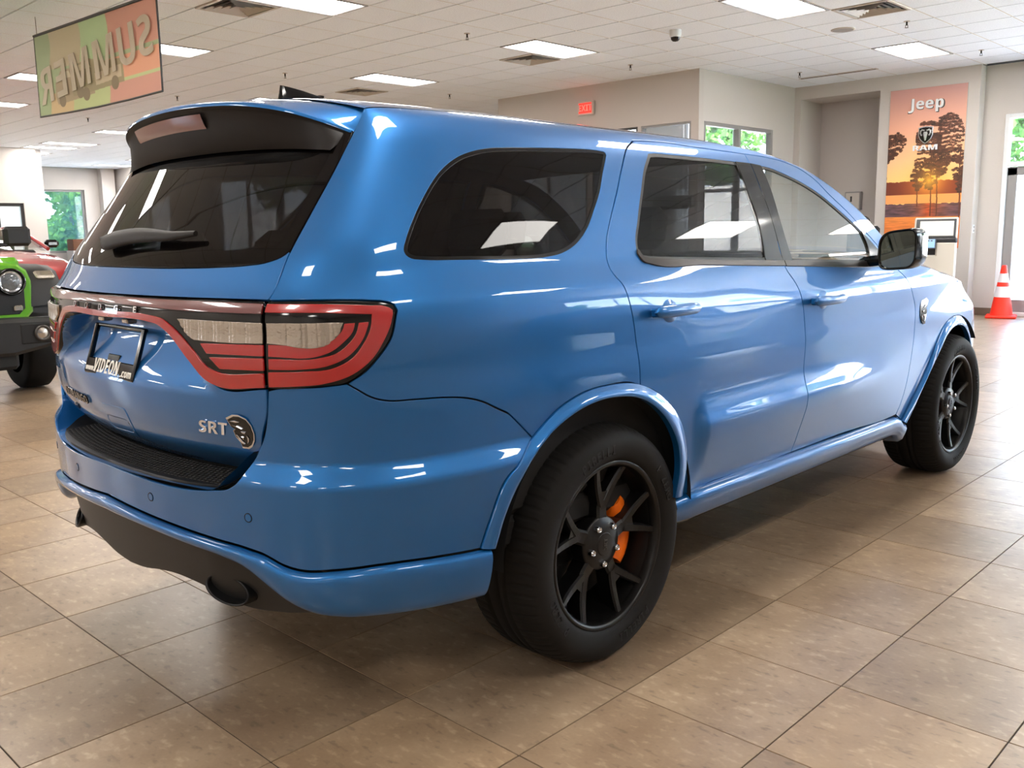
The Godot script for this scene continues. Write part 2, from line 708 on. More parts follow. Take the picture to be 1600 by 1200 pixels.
func shell(u: float, y: float) -> Vector3:
	if u < 0.0:
		var q := shell(-u, y)
		return Vector3(-q.x, q.y, q.z)
	if u < 0.6:
		var lo := 0.030 * (1.0 - ss(0.735, 0.80, y))
		var n := Vector2(0.48 * u, 1.0).normalized() * lo
		return Vector3(u + n.x, y, look(Z_TAIL, y) - 0.24 * u * u + n.y)
	if u < 1.2:
		var dx := (flank(0.455, y) - flank(0.445, y)) / 0.01
		var r := corner(Vector2(0.6, look(Z_TAIL, y) - 0.0864), -0.288, Vector2(flank(0.45, y), 0.45), dx, (u - 0.6) / 0.6, 0.72 + 0.15 * ss(1.20, 1.34, y), 0.78 + 0.09 * ss(1.20, 1.34, y))
		var lo := 0.030 * (1.0 - ss(0.735, 0.80, y)) * ((1.0 - ss(1.15, 1.5, u)) * ss(0.60, 0.75, u) + 1.0 - ss(0.60, 0.75, u))
		var p: Vector2 = r[0] + Vector2(-r[1].y, r[1].x) * lo
		return Vector3(p.x, y, p.y)
	if u < 4.95:
		var lo := 0.0
		if u < 1.5:
			lo = 0.030 * (1.0 - ss(0.735, 0.80, y)) * (1.0 - ss(1.15, 1.5, u))
		return Vector3(flank(1.65 - u, y) + lo, y, 1.65 - u)
	if u < 5.55:
		var dx := (flank(-3.295, y) - flank(-3.305, y)) / 0.01
		var r := corner(Vector2(0.6, look(Z_NOSE, y) + 0.0864), 0.288, Vector2(flank(-3.3, y), -3.3), dx, (5.55 - u) / 0.6, 0.6, 0.6)
		return Vector3(r[0].x, y, r[0].y)
	var x := 6.15 - u
	return Vector3(x, y, look(Z_NOSE, y) + 0.24 * x * x)


# the tailgate below the glass tucks in above the bumper and is pressed in round the number plate
func gate(x: float, y: float) -> Vector3:
	var z := look(Z_GATE, y) - 0.24 * x * x
	if y > 0.94 and y < 1.2:
		var edge := 0.335 + maxf(1.115 - y, 0.0) * 1.30
		z -= 0.075 * ss(0.945, 1.10, y) * (1.0 - ss(edge - 0.05, edge, absf(x)))
	return Vector3(x, y, z)


func gate_plain(x: float, y: float) -> Vector3:
	return Vector3(x, y, look(Z_GATE, y) - 0.24 * x * x)


# lower lip: s runs from the joint with the bumper (0) down to the valance (1)
func lip(u: float, s: float) -> Vector3:
	var a := absf(u)
	var y := lerpf(look(Y_SPLIT, a) - 0.003, look(Y_LIP, a), s)
	var p := shell(u, y)
	var e := 0.002
	var n := (shell(u + e, y) - p).cross(Vector3.UP)
	n = -n.normalized() if n.dot(Vector3(p.x, 0, p.z)) < 0.0 else n.normalized()
	return p + n * look(LIP_OUT, s)


func under(u: float, y: float) -> Vector3:
	var p := shell(u, y)
	var d := maxf(0.575 - y, 0.0)
	var k := 0.012 + 0.12 * d
	return Vector3(p.x, p.y, p.z - k - 0.03 * ss(0.42, 0.62, absf(u)))


# a trimmed piece of a surface with turned-in edges
func panel(f: Callable, outer: PackedVector2Array, o := {}) -> MB:
	var inset: float = o.get("inset", 0.0029)
	var cu: float = o.get("cu", 0.022)
	var cv: float = o.get("cv", 0.012)
	var depth: float = o.get("depth", 0.009)
	var lift: float = o.get("lift", 0.0)
	var holes: Array = o.get("holes", [])
	var b := MB.new()
	var poly := outer
	if inset != 0.0:
		var best := 0
		var got := Geometry2D.offset_polygon(outer, -inset, Geometry2D.JOIN_MITER)
		for k in got.size():
			if got[k].size() > got[best].size():
				best = k
		poly = got[best]
	var loops := [poly]
	loops.append_array(holes)
	var lo := poly[0]
	var hi := poly[0]
	for p in poly:
		lo = lo.min(p)
		hi = hi.max(p)
	var cut := {}
	for l in loops:
		var m: int = l.size()
		for k in m:
			var p: Vector2 = l[k]
			var q: Vector2 = l[(k + 1) % m]
			var c := int(p.distance_to(q) / (minf(cu, cv) * 0.12)) + 1
			for j in c:
				var r := p.lerp(q, float(j) / c)
				cut[Vector2i(int(floor(r.x / cu)), int(floor(r.y / cv)))] = true
	var seen := {}
	var at := func(q: Vector2) -> int:
		var key := Vector2i(roundi(q.x * 20000.0), roundi(q.y * 20000.0))
		if seen.has(key):
			return seen[key]
		var e := 0.0015
		var p: Vector3 = f.call(q.x, q.y)
		var nn: Vector3 = (f.call(q.x + e, q.y) - f.call(q.x - e, q.y)).cross(f.call(q.x, q.y + e) - f.call(q.x, q.y - e)).normalized()
		var id := b.vert(p + nn * lift, nn, q)
		seen[key] = id
		return id
	for i in range(int(floor(lo.x / cu)), int(floor(hi.x / cu)) + 1):
		for j in range(int(floor(lo.y / cv)), int(floor(hi.y / cv)) + 1):
			var p0 := Vector2(i * cu, j * cv)
			var cell := PackedVector2Array([p0, p0 + Vector2(cu, 0), p0 + Vector2(cu, cv), p0 + Vector2(0, cv)])
			if not cut.has(Vector2i(i, j)):
				var mid := p0 + Vector2(cu, cv) * 0.5
				if not Geometry2D.is_point_in_polygon(mid, poly):
					continue
				var inside := true
				for h in holes:
					if Geometry2D.is_point_in_polygon(mid, h):
						inside = false
				if inside:
					b.quad(at.call(cell[0]), at.call(cell[1]), at.call(cell[2]), at.call(cell[3]))
				continue
			var got := Geometry2D.intersect_polygons(cell, poly)
			for h in holes:
				var next: Array[PackedVector2Array] = []
				for g in got:
					next.append_array(Geometry2D.clip_polygons(g, h))
				got = next
			for g in got:
				var t := Geometry2D.triangulate_polygon(g)
				for k in range(0, t.size(), 3):
					b.tri(at.call(g[t[k]]), at.call(g[t[k + 1]]), at.call(g[t[k + 2]]))
	if depth <= 0.0:
		return b
	for li in loops.size():
		var l: PackedVector2Array = loops[li]
		var m := l.size()
		var sgn := 1.0 if Geometry2D.is_polygon_clockwise(l) else -1.0
		if li > 0:
			sgn = -sgn
		var ring := []
		for k in m:
			var d := (l[(k + 1) % m] - l[(k - 1 + m) % m]).normalized()
			var od := Vector2(-d.y, d.x) * sgn
			var e := 0.0015
			var p: Vector3 = f.call(l[k].x, l[k].y)
			var fu: Vector3 = (f.call(l[k].x + e, l[k].y) - f.call(l[k].x - e, l[k].y)) / (2 * e)
			var fv: Vector3 = (f.call(l[k].x, l[k].y + e) - f.call(l[k].x, l[k].y - e)) / (2 * e)
			var nn := fu.cross(fv).normalized()
			var od3 := (fu * od.x + fv * od.y).normalized()
			p += nn * lift
			ring.append([b.vert(p, nn), b.vert(p + od3 * 0.0009 - nn * 0.0011, (nn * 0.5 + od3).normalized()), b.vert(p + od3 * 0.0009 - nn * depth, od3)])
		for k in m:
			var a = ring[k]
			var c = ring[(k + 1) % m]
			b.quad(a[0], c[0], c[1], a[1])
			b.quad(a[1], c[1], c[2], a[2])
	return b


func ribbed(f: Callable, u: float, y: float) -> Vector3:
	var p: Vector3 = f.call(u, y)
	var k := absf(sin(u * PI / 0.052)) + 0.35 * absf(sin(u * PI / 0.013))
	return p + Vector3(0.3 * signf(p.x), 0, 0.95) * 0.0032 * k


func ribbed_gate(u: float, y: float) -> Vector3:
	return ribbed(gate_plain, u, y)


func ribbed_shell(u: float, y: float) -> Vector3:
	return ribbed(shell, u, y)


func sides(o: Node3D, called: String, b: MB, m: Material) -> Array:
	return [put(b, called, m, o), put(b.mirrored(), called, m, o)]


func kids(owners: Array, called: String, b: MB, m: Material) -> void:
	put(b, called, m, owners[0])
	put(b.mirrored(), called, m, owners[1])


# words laid as solid letters along a direction on a thing
func letters(text: String, size: float, depth: float, bold := true) -> MB:
	var b := MB.new()
	var t := words(text, size, depth, bold)
	for s in t.get_surface_count():
		var a := t.surface_get_arrays(s)
		var f := b.v.size()
		for k in a[Mesh.ARRAY_VERTEX].size():
			b.vert(a[Mesh.ARRAY_VERTEX][k], a[Mesh.ARRAY_NORMAL][k])
		var ids: PackedInt32Array = a[Mesh.ARRAY_INDEX]
		for k in range(0, ids.size(), 3):
			b.tri(f + ids[k], f + ids[k + 1], f + ids[k + 2])
	return b


func frame_at(f: Callable, u: float, y: float, lift := 0.0) -> Transform3D:
	var e := 0.002
	var p: Vector3 = f.call(u, y)
	var fu: Vector3 = (f.call(u + e, y) - f.call(u - e, y)).normalized()
	var fv: Vector3 = (f.call(u, y + e) - f.call(u, y - e)).normalized()
	var n := fu.cross(fv).normalized()
	return Transform3D(Basis(fu, n.cross(fu), n), p + n * lift)


func vehicle():
	var o := base("sport_utility_vehicle", "metallic blue sport utility vehicle with black wheels parked on the stone-look floor tiles", "car")
	var blue: Material = M.blue_paint
	# ---- flank: quarter, roof side and windscreen pillar in one pressing
	var arch_out := "1.127,.531 1.147,.606 1.182,.707 1.285,.790 1.387,.851 1.495,.884 1.62,.892 1.741,.882 1.831,.853 1.925,.796 1.998,.724 2.034,.643 2.047,.548 2.035,.462"
	var qglass := outline("1.425,1.585 1.549,1.591 1.659,1.595 1.825,1.596 1.850,1.594|1.850,1.594 1.857,1.590 1.855,1.581|1.855,1.581 1.802,1.524 1.753,1.463 1.703,1.412 1.639,1.351 1.569,1.307 1.496,1.283 1.432,1.275 1.292,1.273 1.147,1.277 1.062,1.281 1.036,1.285 1.022,1.295 1.017,1.308 1.021,1.329 1.049,1.402 1.081,1.451 1.120,1.494 1.148,1.516 1.199,1.545 1.259,1.565 1.328,1.578 1.425,1.585")
	var light := ".867,.994 .912,1.022 .942,1.056 .968,1.096 .980,1.134 .988,1.164|.988,1.164 .981,1.178 .960,1.186 .923,1.190 .762,1.194 .664,1.193"
	var seam := "1.285,.790 1.212,.859 1.176,.891 1.151,.913 1.123,.928 1.082,.938 1.016,.943 .947,.948 .920,.958 .892,.977 .867,.994"
	var top := ""
	for k in 57:
		var u := 0.70 + 3.35 * k / 56.0
		top += "%.3f,%.4f " % [u, look(Y_TOP, u)]
	var door_top := "3.782,1.162 3.70,1.222 3.674,1.261|3.674,1.261 3.602,1.311 3.466,1.405 3.326,1.492 3.264,1.539 3.163,1.585 3.056,1.611 2.943,1.624 2.767,1.631 2.441,1.640 2.203,1.647 2.060,1.642"
	var door_back := "2.060,1.642 1.984,1.609 1.910,1.544 1.838,1.464 1.769,1.385 1.716,1.312 1.698,1.270 1.692,1.227 1.723,1.178 1.736,1.129 1.763,1.010 1.776,.934 1.779,.868"
	var side := outline(".664,1.193 .668,1.25 .664,1.30 .662,1.40 .665,1.50 .669,1.608 .675,1.64 .695,1.674|" + top + "|4.05,1.158 3.9,1.165 3.782,1.162|" + door_top + "|" + door_back + "|1.779,.868 1.741,.882 1.62,.892 1.495,.884 1.387,.851 1.285,.790|" + seam + "|" + light)
	var body := sides(o, "body_side", panel(shell, side, {"holes": [qglass]}), blue)
	var qg := panel(shell, Geometry2D.offset_polygon(qglass, 0.006)[0], {"inset": 0.0, "depth": 0.0, "lift": -0.003, "cu": 0.03, "cv": 0.03})
	kids(body, "quarter_glass", qg, M.privacy_glass)
	var seal := Geometry2D.offset_polygon(qglass, -0.010)[0]
	kids(body, "window_seal", panel(shell, Geometry2D.offset_polygon(qglass, 0.001)[0], {"inset": 0.0, "lift": -0.0018, "depth": 0.004, "holes": [seal]}), M.black_gloss)
	# ---- doors
	var bcut := "2.767,1.631 2.759,1.599 2.759,1.481 2.765,1.420 2.769,1.347 2.768,1.237 2.772,1.196 2.816,1.137 2.844,1.057 2.864,.986 2.876,.896 2.866,.796 2.866,.70 2.852,.60 2.838,.52 2.828,.456"
	var bcut_up := "2.828,.456 2.838,.52 2.852,.60 2.866,.70 2.866,.796 2.876,.896 2.864,.986 2.844,1.057 2.816,1.137 2.772,1.196 2.768,1.237 2.769,1.347 2.765,1.420 2.759,1.481 2.759,1.599 2.767,1.631"
	var rwin := outline("2.083,1.590 2.095,1.599 2.113,1.601 2.240,1.602 2.640,1.596 2.70,1.594|2.70,1.594 2.70,1.48 2.706,1.348 2.703,1.223|2.703,1.223 2.626,1.224 2.223,1.238 1.94,1.250 1.90,1.253 1.865,1.264 1.856,1.281 1.859,1.303 1.900,1.374 1.974,1.477 2.027,1.542 2.083,1.590")
	var rdoor := outline(door_back + "|1.779,.868 1.831,.853 1.925,.796 1.998,.724 2.034,.643 2.047,.548 2.035,.462|2.035,.462 2.129,.451 2.189,.459 2.408,.455 2.647,.453 2.828,.456|" + bcut_up + "|2.767,1.631 2.441,1.640 2.203,1.647 2.060,1.642")
	var rd := sides(o, "rear_door", panel(shell, rdoor, {"holes": [rwin]}), blue)
	kids(rd, "window_glass", panel(shell, Geometry2D.offset_polygon(rwin, 0.006)[0], {"inset": 0.0, "depth": 0.0, "lift": -0.005, "cu": 0.03, "cv": 0.03}), M.privacy_glass)
	kids(rd, "window_seal", panel(shell, Geometry2D.offset_polygon(rwin, 0.001)[0], {"inset": 0.0, "lift": -0.002, "depth": 0.006, "holes": [Geometry2D.offset_polygon(rwin, -0.012)[0]]}), M.black_trim)
	var rp := outline("2.655,1.594 2.756,1.592|2.756,1.592 2.756,1.481 2.762,1.420 2.766,1.347 2.765,1.237 2.768,1.222|2.768,1.222 2.70,1.225 2.640,1.226|2.640,1.226 2.662,1.348 2.656,1.479 2.655,1.539 2.655,1.594")
	kids(rd, "pillar_trim", panel(shell, rp, {"inset": 0.0, "lift": 0.0016, "depth": 0.006}), M.black_gloss)
	var fwin := outline("2.80,1.588 2.891,1.583 3.002,1.561 3.168,1.515 3.234,1.490 3.380,1.418 3.520,1.340 3.60,1.285 3.66,1.24|3.66,1.24 3.66,1.182|3.66,1.182 3.560,1.185 3.174,1.200 2.83,1.216|2.83,1.216 2.81,1.297 2.81,1.391 2.80,1.483 2.80,1.588")
	var fdoor := outline(bcut + "|2.828,.456 3.428,.453 3.681,.446 3.857,.452|3.857,.452 3.899,.502 3.946,.590 3.986,.741 4.005,.857 4.004,.956 3.965,1.014 3.918,1.068 3.865,1.115 3.810,1.149 3.782,1.162|" + door_top.substr(0, door_top.find("2.441")))
	var fd := sides(o, "front_door", panel(shell, fdoor, {"holes": [fwin]}), blue)
	kids(fd, "window_glass", panel(shell, Geometry2D.offset_polygon(fwin, 0.006)[0], {"inset": 0.0, "depth": 0.0, "lift": -0.005, "cu": 0.03, "cv": 0.03}), M.tint_glass)
	kids(fd, "window_seal", panel(shell, Geometry2D.offset_polygon(fwin, 0.001)[0], {"inset": 0.0, "lift": -0.002, "depth": 0.006, "holes": [Geometry2D.offset_polygon(fwin, -0.010)[0]]}), M.black_trim)
	var fp := outline("2.762,1.592 2.835,1.586|2.835,1.586 2.837,1.483 2.832,1.391 2.836,1.297 2.845,1.214|2.845,1.214 2.771,1.217|2.771,1.217 2.770,1.347 2.766,1.420 2.762,1.481 2.762,1.592")
	kids(fd, "pillar_trim", panel(shell, fp, {"inset": 0.0, "lift": 0.0016, "depth": 0.006}), M.black_gloss)
	var sail := outline("3.545,1.322 3.60,1.285 3.668,1.238|3.668,1.238 3.69,1.185|3.69,1.185 3.555,1.187|3.555,1.187 3.57,1.25 3.545,1.322", 0.01)
	kids(fd, "mirror_mount", panel(shell, sail, {"inset": 0.0, "lift": 0.003, "depth": 0.008}), M.black_gloss)
	# belt mouldings of dark satin metal under the side glass
	kids(rd, "belt_moulding", panel(shell, outline("1.905,1.256 2.223,1.240 2.624,1.224 2.766,1.219|2.766,1.219 2.769,1.200|2.769,1.200 2.642,1.205 2.214,1.224 1.905,1.238 1.868,1.248 1.852,1.272|1.852,1.272 1.858,1.285 1.872,1.265 1.905,1.256", 0.01), {"inset": 0.0, "lift": 0.006, "depth": 0.01, "cv": 0.006}), M.belt_trim)
	kids(fd, "belt_moulding", panel(shell, outline("2.773,1.219 3.116,1.205 3.579,1.186 3.68,1.18|3.68,1.18 3.69,1.163|3.69,1.163 3.614,1.164 3.105,1.184 2.776,1.199|2.776,1.199 2.773,1.219", 0.01), {"inset": 0.0, "lift": 0.006, "depth": 0.01, "cv": 0.006}), M.belt_trim)
	for d in [[rd, 1.955, 1.088, 0.132], [fd, 3.022, 1.055, 0.135]]:
		var h := door_handle(d[1], d[2], d[3])
		kids(d[0], "door_handle", h[0], blue)
		kids(d[0], "handle_cup", h[1], blue)
	# ---- front fender, hood, nose
	var hood_line := ""
	var hood_back := ""
	for k in 31:
		var u := 4.05 + 1.2 * k / 30.0
		hood_line += "%.3f,%.4f " % [u, look(Y_HOOD, u)]
	var farch := "3.857,.452 3.925,.411 4.071,.526 4.241,.664 4.345,.763 4.456,.835 4.578,.862 4.711,.860 4.835,.819 4.915,.758 4.96,.69"
	var fender := outline("3.782,1.162 3.9,1.165 4.05,1.158|" + hood_line + "|5.25,.965 5.26,.86 5.25,.72|5.25,.72 5.1,.70 4.96,.69|4.96,.69 4.915,.758 4.835,.819 4.711,.860 4.578,.862 4.456,.835 4.345,.763 4.241,.664 4.071,.526 3.925,.418|3.925,.418 3.857,.452|3.857,.452 3.899,.502 3.946,.590 3.986,.741 4.005,.857 4.004,.956 3.965,1.014 3.918,1.068 3.865,1.115 3.810,1.149 3.782,1.162")
	var fe := sides(o, "front_fender", panel(shell, fender), blue)
	kids(fe, "cat_emblem", cat_head(frame_at(shell, 4.13, 0.93, 0.002), 0.115, true), M.chrome)
	kids(fe, "emblem_backing", cat_back(frame_at(shell, 4.13, 0.93, 0.0005), 0.115, true), M.black_gloss)
	var lamp := outline("5.26,.955 5.5,.945 5.75,.935|5.75,.935 5.72,.80 5.26,.74|5.26,.74 5.26,.955")
	sides(o, "headlight", panel(shell, lamp), M.lamp_glass)
	sides(o, "headlight_housing", panel(shell, lamp, {"lift": -0.05, "depth": 0.0}), M.black_gloss)
	var grille := panel(shell, outline("5.75,.94 6.15,.94|6.15,.94 6.15,.78|6.15,.78 5.73,.80|5.73,.80 5.75,.94"), {"inset": 0.0})
	put(MB.new().join(grille).join(grille.mirrored()), "front_grille", M.black_matt, o)
	var fb := panel(shell, outline("4.96,.69 5.1,.70 5.25,.72 5.26,.74|5.26,.74 5.72,.795 6.15,.775|6.15,.775 6.15,.30|6.15,.30 5.2,.30 5.02,.36|5.02,.36 5.0,.5 4.96,.69"), {"inset": 0.001})
	put(MB.new().join(fb).join(fb.mirrored()), "front_bumper", blue, o)
	# ---- roof, windscreen, hood: spans between both flanks
	var span := func(u0: float, u1: float, rows: int, tops: PackedVector2Array, h0: float, h1: float, w0: float, w1: float, cols := 40) -> MB:
		var g := []
		for i in rows + 1:
			var s := float(i) / rows
			var u := lerpf(u0, u1, s)
			var yt := look(tops, u)
			var e := shell(u, yt)
			var e2 := shell(u, yt - 0.006)
			var h := lerpf(h0, h1, s)
			var bow := lerpf(w0, w1, s)
			var m := clampf(0.006 / maxf(e2.x - e.x, 1e-4), 0.05, 1.2)
			var p := clampf(m * e.x / maxf(h, 0.01), 1.8, 2.1 if tops == Y_TOP else 6.0)
			var row := []
			for j in cols + 1:
				var c := cos(PI * j / cols)
				var r := pow(absf(c), p)
				row.append(Vector3(e.x * c, e.y + h * (1.0 - r), e.z - bow * (1.0 - c * c)))
			g.append(row)
		return MB.new().grid(g, false, true)
	put(span.call(0.70, 3.06, 60, Y_TOP, 0.072, 0.066, -0.02, 0.16), "roof", blue, o)
	put(span.call(3.065, 4.05, 30, Y_TOP, 0.066, 0.05, 0.16, 0.34), "windscreen", M.clear_glass, o)
	put(span.call(4.055, 5.25, 30, Y_HOOD, 0.055, 0.06, 0.34, 0.30), "hood", blue, o)
	# ---- tailgate
	tail(o)
	# ---- rear bumper with its lower lip and the black valance
	var split_line := ""
	for k in 47:
		var u := 1.127 * (1.0 - k / 46.0)
		split_line += "%.3f,%.4f " % [u, look(Y_SPLIT, u) + 0.001]
	var bump := both(outline("0,.712 .50,.712 .545,.720 .585,.745 .606,.785 .626,.82 .645,.863 .657,.912 .668,.976|.668,.976 .679,.979 .802,.988 .867,.994|.867,.994 .892,.977 .920,.958 .947,.948 1.016,.943 1.082,.938 1.123,.928 1.151,.913 1.176,.891 1.212,.859 1.285,.790|1.285,.790 1.182,.707 1.147,.606 1.127,.531|" + split_line))
	var rb := put(panel(shell, bump, {"cv": 0.010}), "rear_bumper", blue, o)
	var low_lip := PackedVector2Array([Vector2(-1.142, 0.0), Vector2(1.142, 0.0), Vector2(1.158, 0.10), Vector2(1.142, 0.6), Vector2(1.132, 1.0), Vector2(-1.132, 1.0), Vector2(-1.142, 0.6), Vector2(-1.158, 0.10)])
	var lipm := MB.new()
	var lrows := []
	for i in 201:
		var row := []
		var u := -1.145 + 2.29 * i / 200.0
		for q in [0.0, 0.02, 0.04, 0.08, 0.12, 0.2, 0.3, 0.42, 0.55, 0.7, 0.82, 0.9, 0.96, 1.0]:
			row.append(lip(u * (1.0 - 0.010 * q), q))
		var last: Vector3 = row[-1]
		var inw := Vector3(-last.x * 0.4, 0.0, -0.8).normalized()
		row.append(last + inw * 0.02 + Vector3(0, 0.004, 0))
		row.append(last + inw * 0.05 + Vector3(0, 0.012, 0))
		lrows.append(row)
	lipm.grid(lrows)
	lipm.face(lrows[0].slice(0, 14), Vector3.FORWARD)
	lipm.face(lrows[200].slice(0, 14), Vector3.FORWARD)
	put(lipm, "bumper_lip", blue, rb)
	var shelf := func(x: float, s: float) -> Vector3:
		var ye := 0.712 + 0.11 * ss(0.50, 0.63, absf(x))
		var a: Vector3 = shell(x, ye)
		var zi: float = 0.985 - 0.24 * x * x
		return Vector3(x, ye + 0.010 * s - 0.001, lerpf(a.z, zi, s))
	var sh := PackedVector2Array([Vector2(-0.63, 0.0), Vector2(0.63, 0.0), Vector2(0.63, 1.0), Vector2(-0.63, 1.0)])
	put(panel(shelf, sh, {"inset": 0.0, "cv": 0.1, "depth": 0.0}), "bumper_shelf", blue, rb)
	var pad := both(outline("0,.10 .47,.10 .52,.16|.52,.16 .545,.45 .555,.92|.555,.92 0,.97"))
	var padm := put(panel(shelf, pad, {"inset": 0.0, "cu": 0.02, "cv": 0.06, "lift": 0.008, "depth": 0.010}), "step_pad", M.black_trim, o)
	put(pad_pattern(shelf), "honeycomb_tread", M.black_matt, padm)
	for u in [0.61, 0.245]:
		for s in [-1.0, 1.0]:
			var t := frame_at(shell, u * s, 0.655, 0.0)
			put(MB.new().lathe([Vector2(0.0, 0.0012), Vector2(0.0095, 0.0012), Vector2(0.0105, 0.0)], 20, t * Transform3D(Basis(Vector3.RIGHT, PI / 2), Vector3.ZERO), true), "parking_sensor", blue, rb)
			put(MB.new().lathe([Vector2(0.0105, 0.0), Vector2(0.0108, 0.0009), Vector2(0.0123, 0.0009), Vector2(0.0126, 0.0)], 20, t * Transform3D(Basis(Vector3.RIGHT, PI / 2), Vector3.ZERO), true), "sensor_ring", M.gap, rb)
	var val := both(outline("0,.585 .224,.577 .414,.562 .532,.550 .602,.531 .634,.500 .672,.465 .709,.443 .76,.425|.76,.425 .73,.405 .678,.392|.678,.392 .61,.380 .526,.378 .429,.410 .35,.424 .269,.430 .178,.422 .10,.408 0,.400"))
	var dv := put(panel(under, val, {"inset": 0.0, "depth": 0.03, "cv": 0.012}), "rear_valance", M.black_trim, rb)
	for s in [-1.0, 1.0]:
		# exhaust outlet: an oval black-chromed tip in the valance
		var c: Vector3 = under(0.478, 0.430)
		c.x *= s
		var rows := []
		for q in [[0.070, 0.033, -0.06], [0.073, 0.036, 0.010], [0.069, 0.032, 0.016], [0.063, 0.027, 0.010], [0.058, 0.024, -0.12]]:
			var row := []
			for j in 36:
				var a := TAU * j / 36.0
				row.append(c + Vector3(cos(a) * q[0] , sin(a) * q[1] - 0.012 * cos(a) * s, q[2] - 0.02 * cos(a) * s - 0.012 * sin(a)))
			rows.append(row)
		put(MB.new().grid(rows, true), "exhaust_tip", M.dark_steel, o)
	# ---- wheel arch flares
	var fl := MB.new()
	flare(fl, curve(pts(arch_out), 0.02), curve(pts(".54,.526 .502,.606 .433,.698 .345,.777 .24,.828 .118,.856 .003,.855 -.097,.837 -.189,.792 -.271,.716 -.314,.642 -.327,.567 -.311,.47"), 0.02), 0.983)
	sides(o, "arch_flare", fl, blue)
	var ff := MB.new()
	flare(ff, curve(pts("3.925,.412 4.071,.526 4.241,.664 4.345,.763 4.456,.835 4.578,.862 4.711,.860 4.835,.819 4.915,.758 4.965,.69 5.0,.61"), 0.02), curve(pts("-2.29,.400 -2.469,.55 -2.662,.702 -2.771,.780 -2.892,.814 -2.998,.818 -3.11,.795 -3.20,.745 -3.27,.68 -3.32,.60"), 0.02), 0.972)
	sides(o, "arch_flare", ff, blue)
	for z in [0.04, -3.02]:
		var rows := []
		for xx in [0.966 if z > 0.0 else 0.93, 0.5]:
			var row := []
			for j in 33:
				var a := (PI if z > 0.0 else 2.45) * j / 32.0
				row.append(Vector3(xx, 0.44 + 0.425 * sin(a), z + (0.455 if z > 0 else 0.43) * cos(a)))
			rows.append(row)
		rows.append([])
		for j in 33:
			rows[2].append(Vector3(0.5, 0.44, z))
		sides(o, "wheel_well", MB.new().grid(rows), M.gap)
	# ---- sill skirt
	var sill := MB.new()
	var rows := []
	var prof := [Vector2(0.915, 0.0), Vector2(0.948, 0.004), Vector2(0.966, -0.012), Vector2(0.971, -0.030), Vector2(0.966, -0.052), Vector2(0.952, -0.092), Vector2(0.930, -0.112), Vector2(0.86, -0.118), Vector2(0.74, -0.10)]
	for k in 41:
		var s := k / 40.0
		var z := lerpf(-0.345, -2.335, s)
		var yt := 0.462 - 0.022 * s - 0.05 * ss(0.93, 1.0, s)
		var sh2 := ss(0.0, 0.06, s)
		var row := []
		for p in prof:
			row.append(Vector3(p.x - 0.012 * (1.0 - sh2) - 0.014 * ss(0.95, 1.0, s), yt + p.y * (1.0 - 0.12 * s) - (1.0 - sh2) * 0.012 * (1.0 if p.y > -0.06 else 0.0), z))
		rows.append(row)
	sill.grid(rows)
	sides(o, "side_sill", sill, blue)
	put(MB.new().box(Vector3(0, 0.36, -1.62), Vector3(1.66, 0.16, 3.74), 0.04).box(Vector3(0, 0.46, 0.55), Vector3(1.2, 0.10, 0.7), 0.03), "underbody", M.gap, o)
	# ---- exterior mirror, aerial
	door_mirror(o)
	var fin := MB.new()
	var frow := []
	for k in 13:
		var s := k / 12.0
		var row := []
		for j in 14:
			var a := TAU * j / 14.0
			var ln := lerpf(0.11, 0.012, s)
			var wd := lerpf(0.038, 0.009, pow(s, 0.7))
			row.append(Vector3(sin(a) * wd, 1.738 + 0.080 * s - 0.008 * s * s * (1.0 - cos(a)), 0.505 - 0.115 * (1.0 - cos(a)) * lerpf(1.0, 0.50, s * s * s) - 0.018 * s))
		frow.append(row)
	fin.grid(frow, true)
	fin.face(frow[12], Vector3.UP)
	put(fin, "roof_aerial", M.black_gloss, o)
	# ---- cabin
	var grown := []
	for h in [qglass, rwin, fwin]:
		grown.append(Geometry2D.offset_polygon(h, 0.008)[0])
	var inner := outline(".668,1.193 .668,1.30 .668,1.50 .674,1.608 .697,1.674|" + top + "|" + hood_line + "|5.25,.985 5.26,.86 5.25,.72|5.25,.72 5.1,.70 4.96,.69|4.96,.69 4.915,.758 4.835,.819 4.711,.860 4.578,.862 4.456,.835 4.345,.763 4.241,.664 4.071,.526 3.925,.418|3.925,.418 3.857,.452|3.857,.452 3.428,.453 2.828,.456 2.408,.455 2.035,.462|2.035,.462 2.047,.548 2.034,.643 1.998,.724 1.925,.796 1.831,.853 1.741,.882 1.62,.892 1.495,.884 1.387,.851 1.285,.790 1.182,.707 1.147,.606 1.127,.531|1.127,.531 .924,.55 .816,.55 .740,.55 .70,.57|.70,.57 .70,.9 .69,.98 .67,1.193")
	cabin(o, inner, grown)
	# ---- wheels
	var wheel := make_wheel()
	for q in [[0.0, 0.945, 0.0, 4.5], [0.0, -0.945, 0.0, 30.0], [-3.042, 0.945, 0.4, -4.0], [-3.042, -0.945, 0.0, 50.0]]:
		var w: Node3D = wheel if q[0] == 0.0 and q[1] > 0 else wheel.duplicate()
		o.add_child(w, true)
		w.name = "wheel"
		w.position = Vector3(q[1], 0.381, q[0])
		w.rotation = Vector3(0.0, 0.0 if q[1] > 0 else PI, 0.0)
		w.rotate_object_local(Vector3.RIGHT, deg_to_rad(q[3]))
		for c in w.get_children():
			if c.name.begins_with("brake_caliper"):
				var turn := -deg_to_rad(q[3]) + (PI if (q[0] < -1.0) != (q[1] < 0) else 0.0)
				c.rotation.x = turn


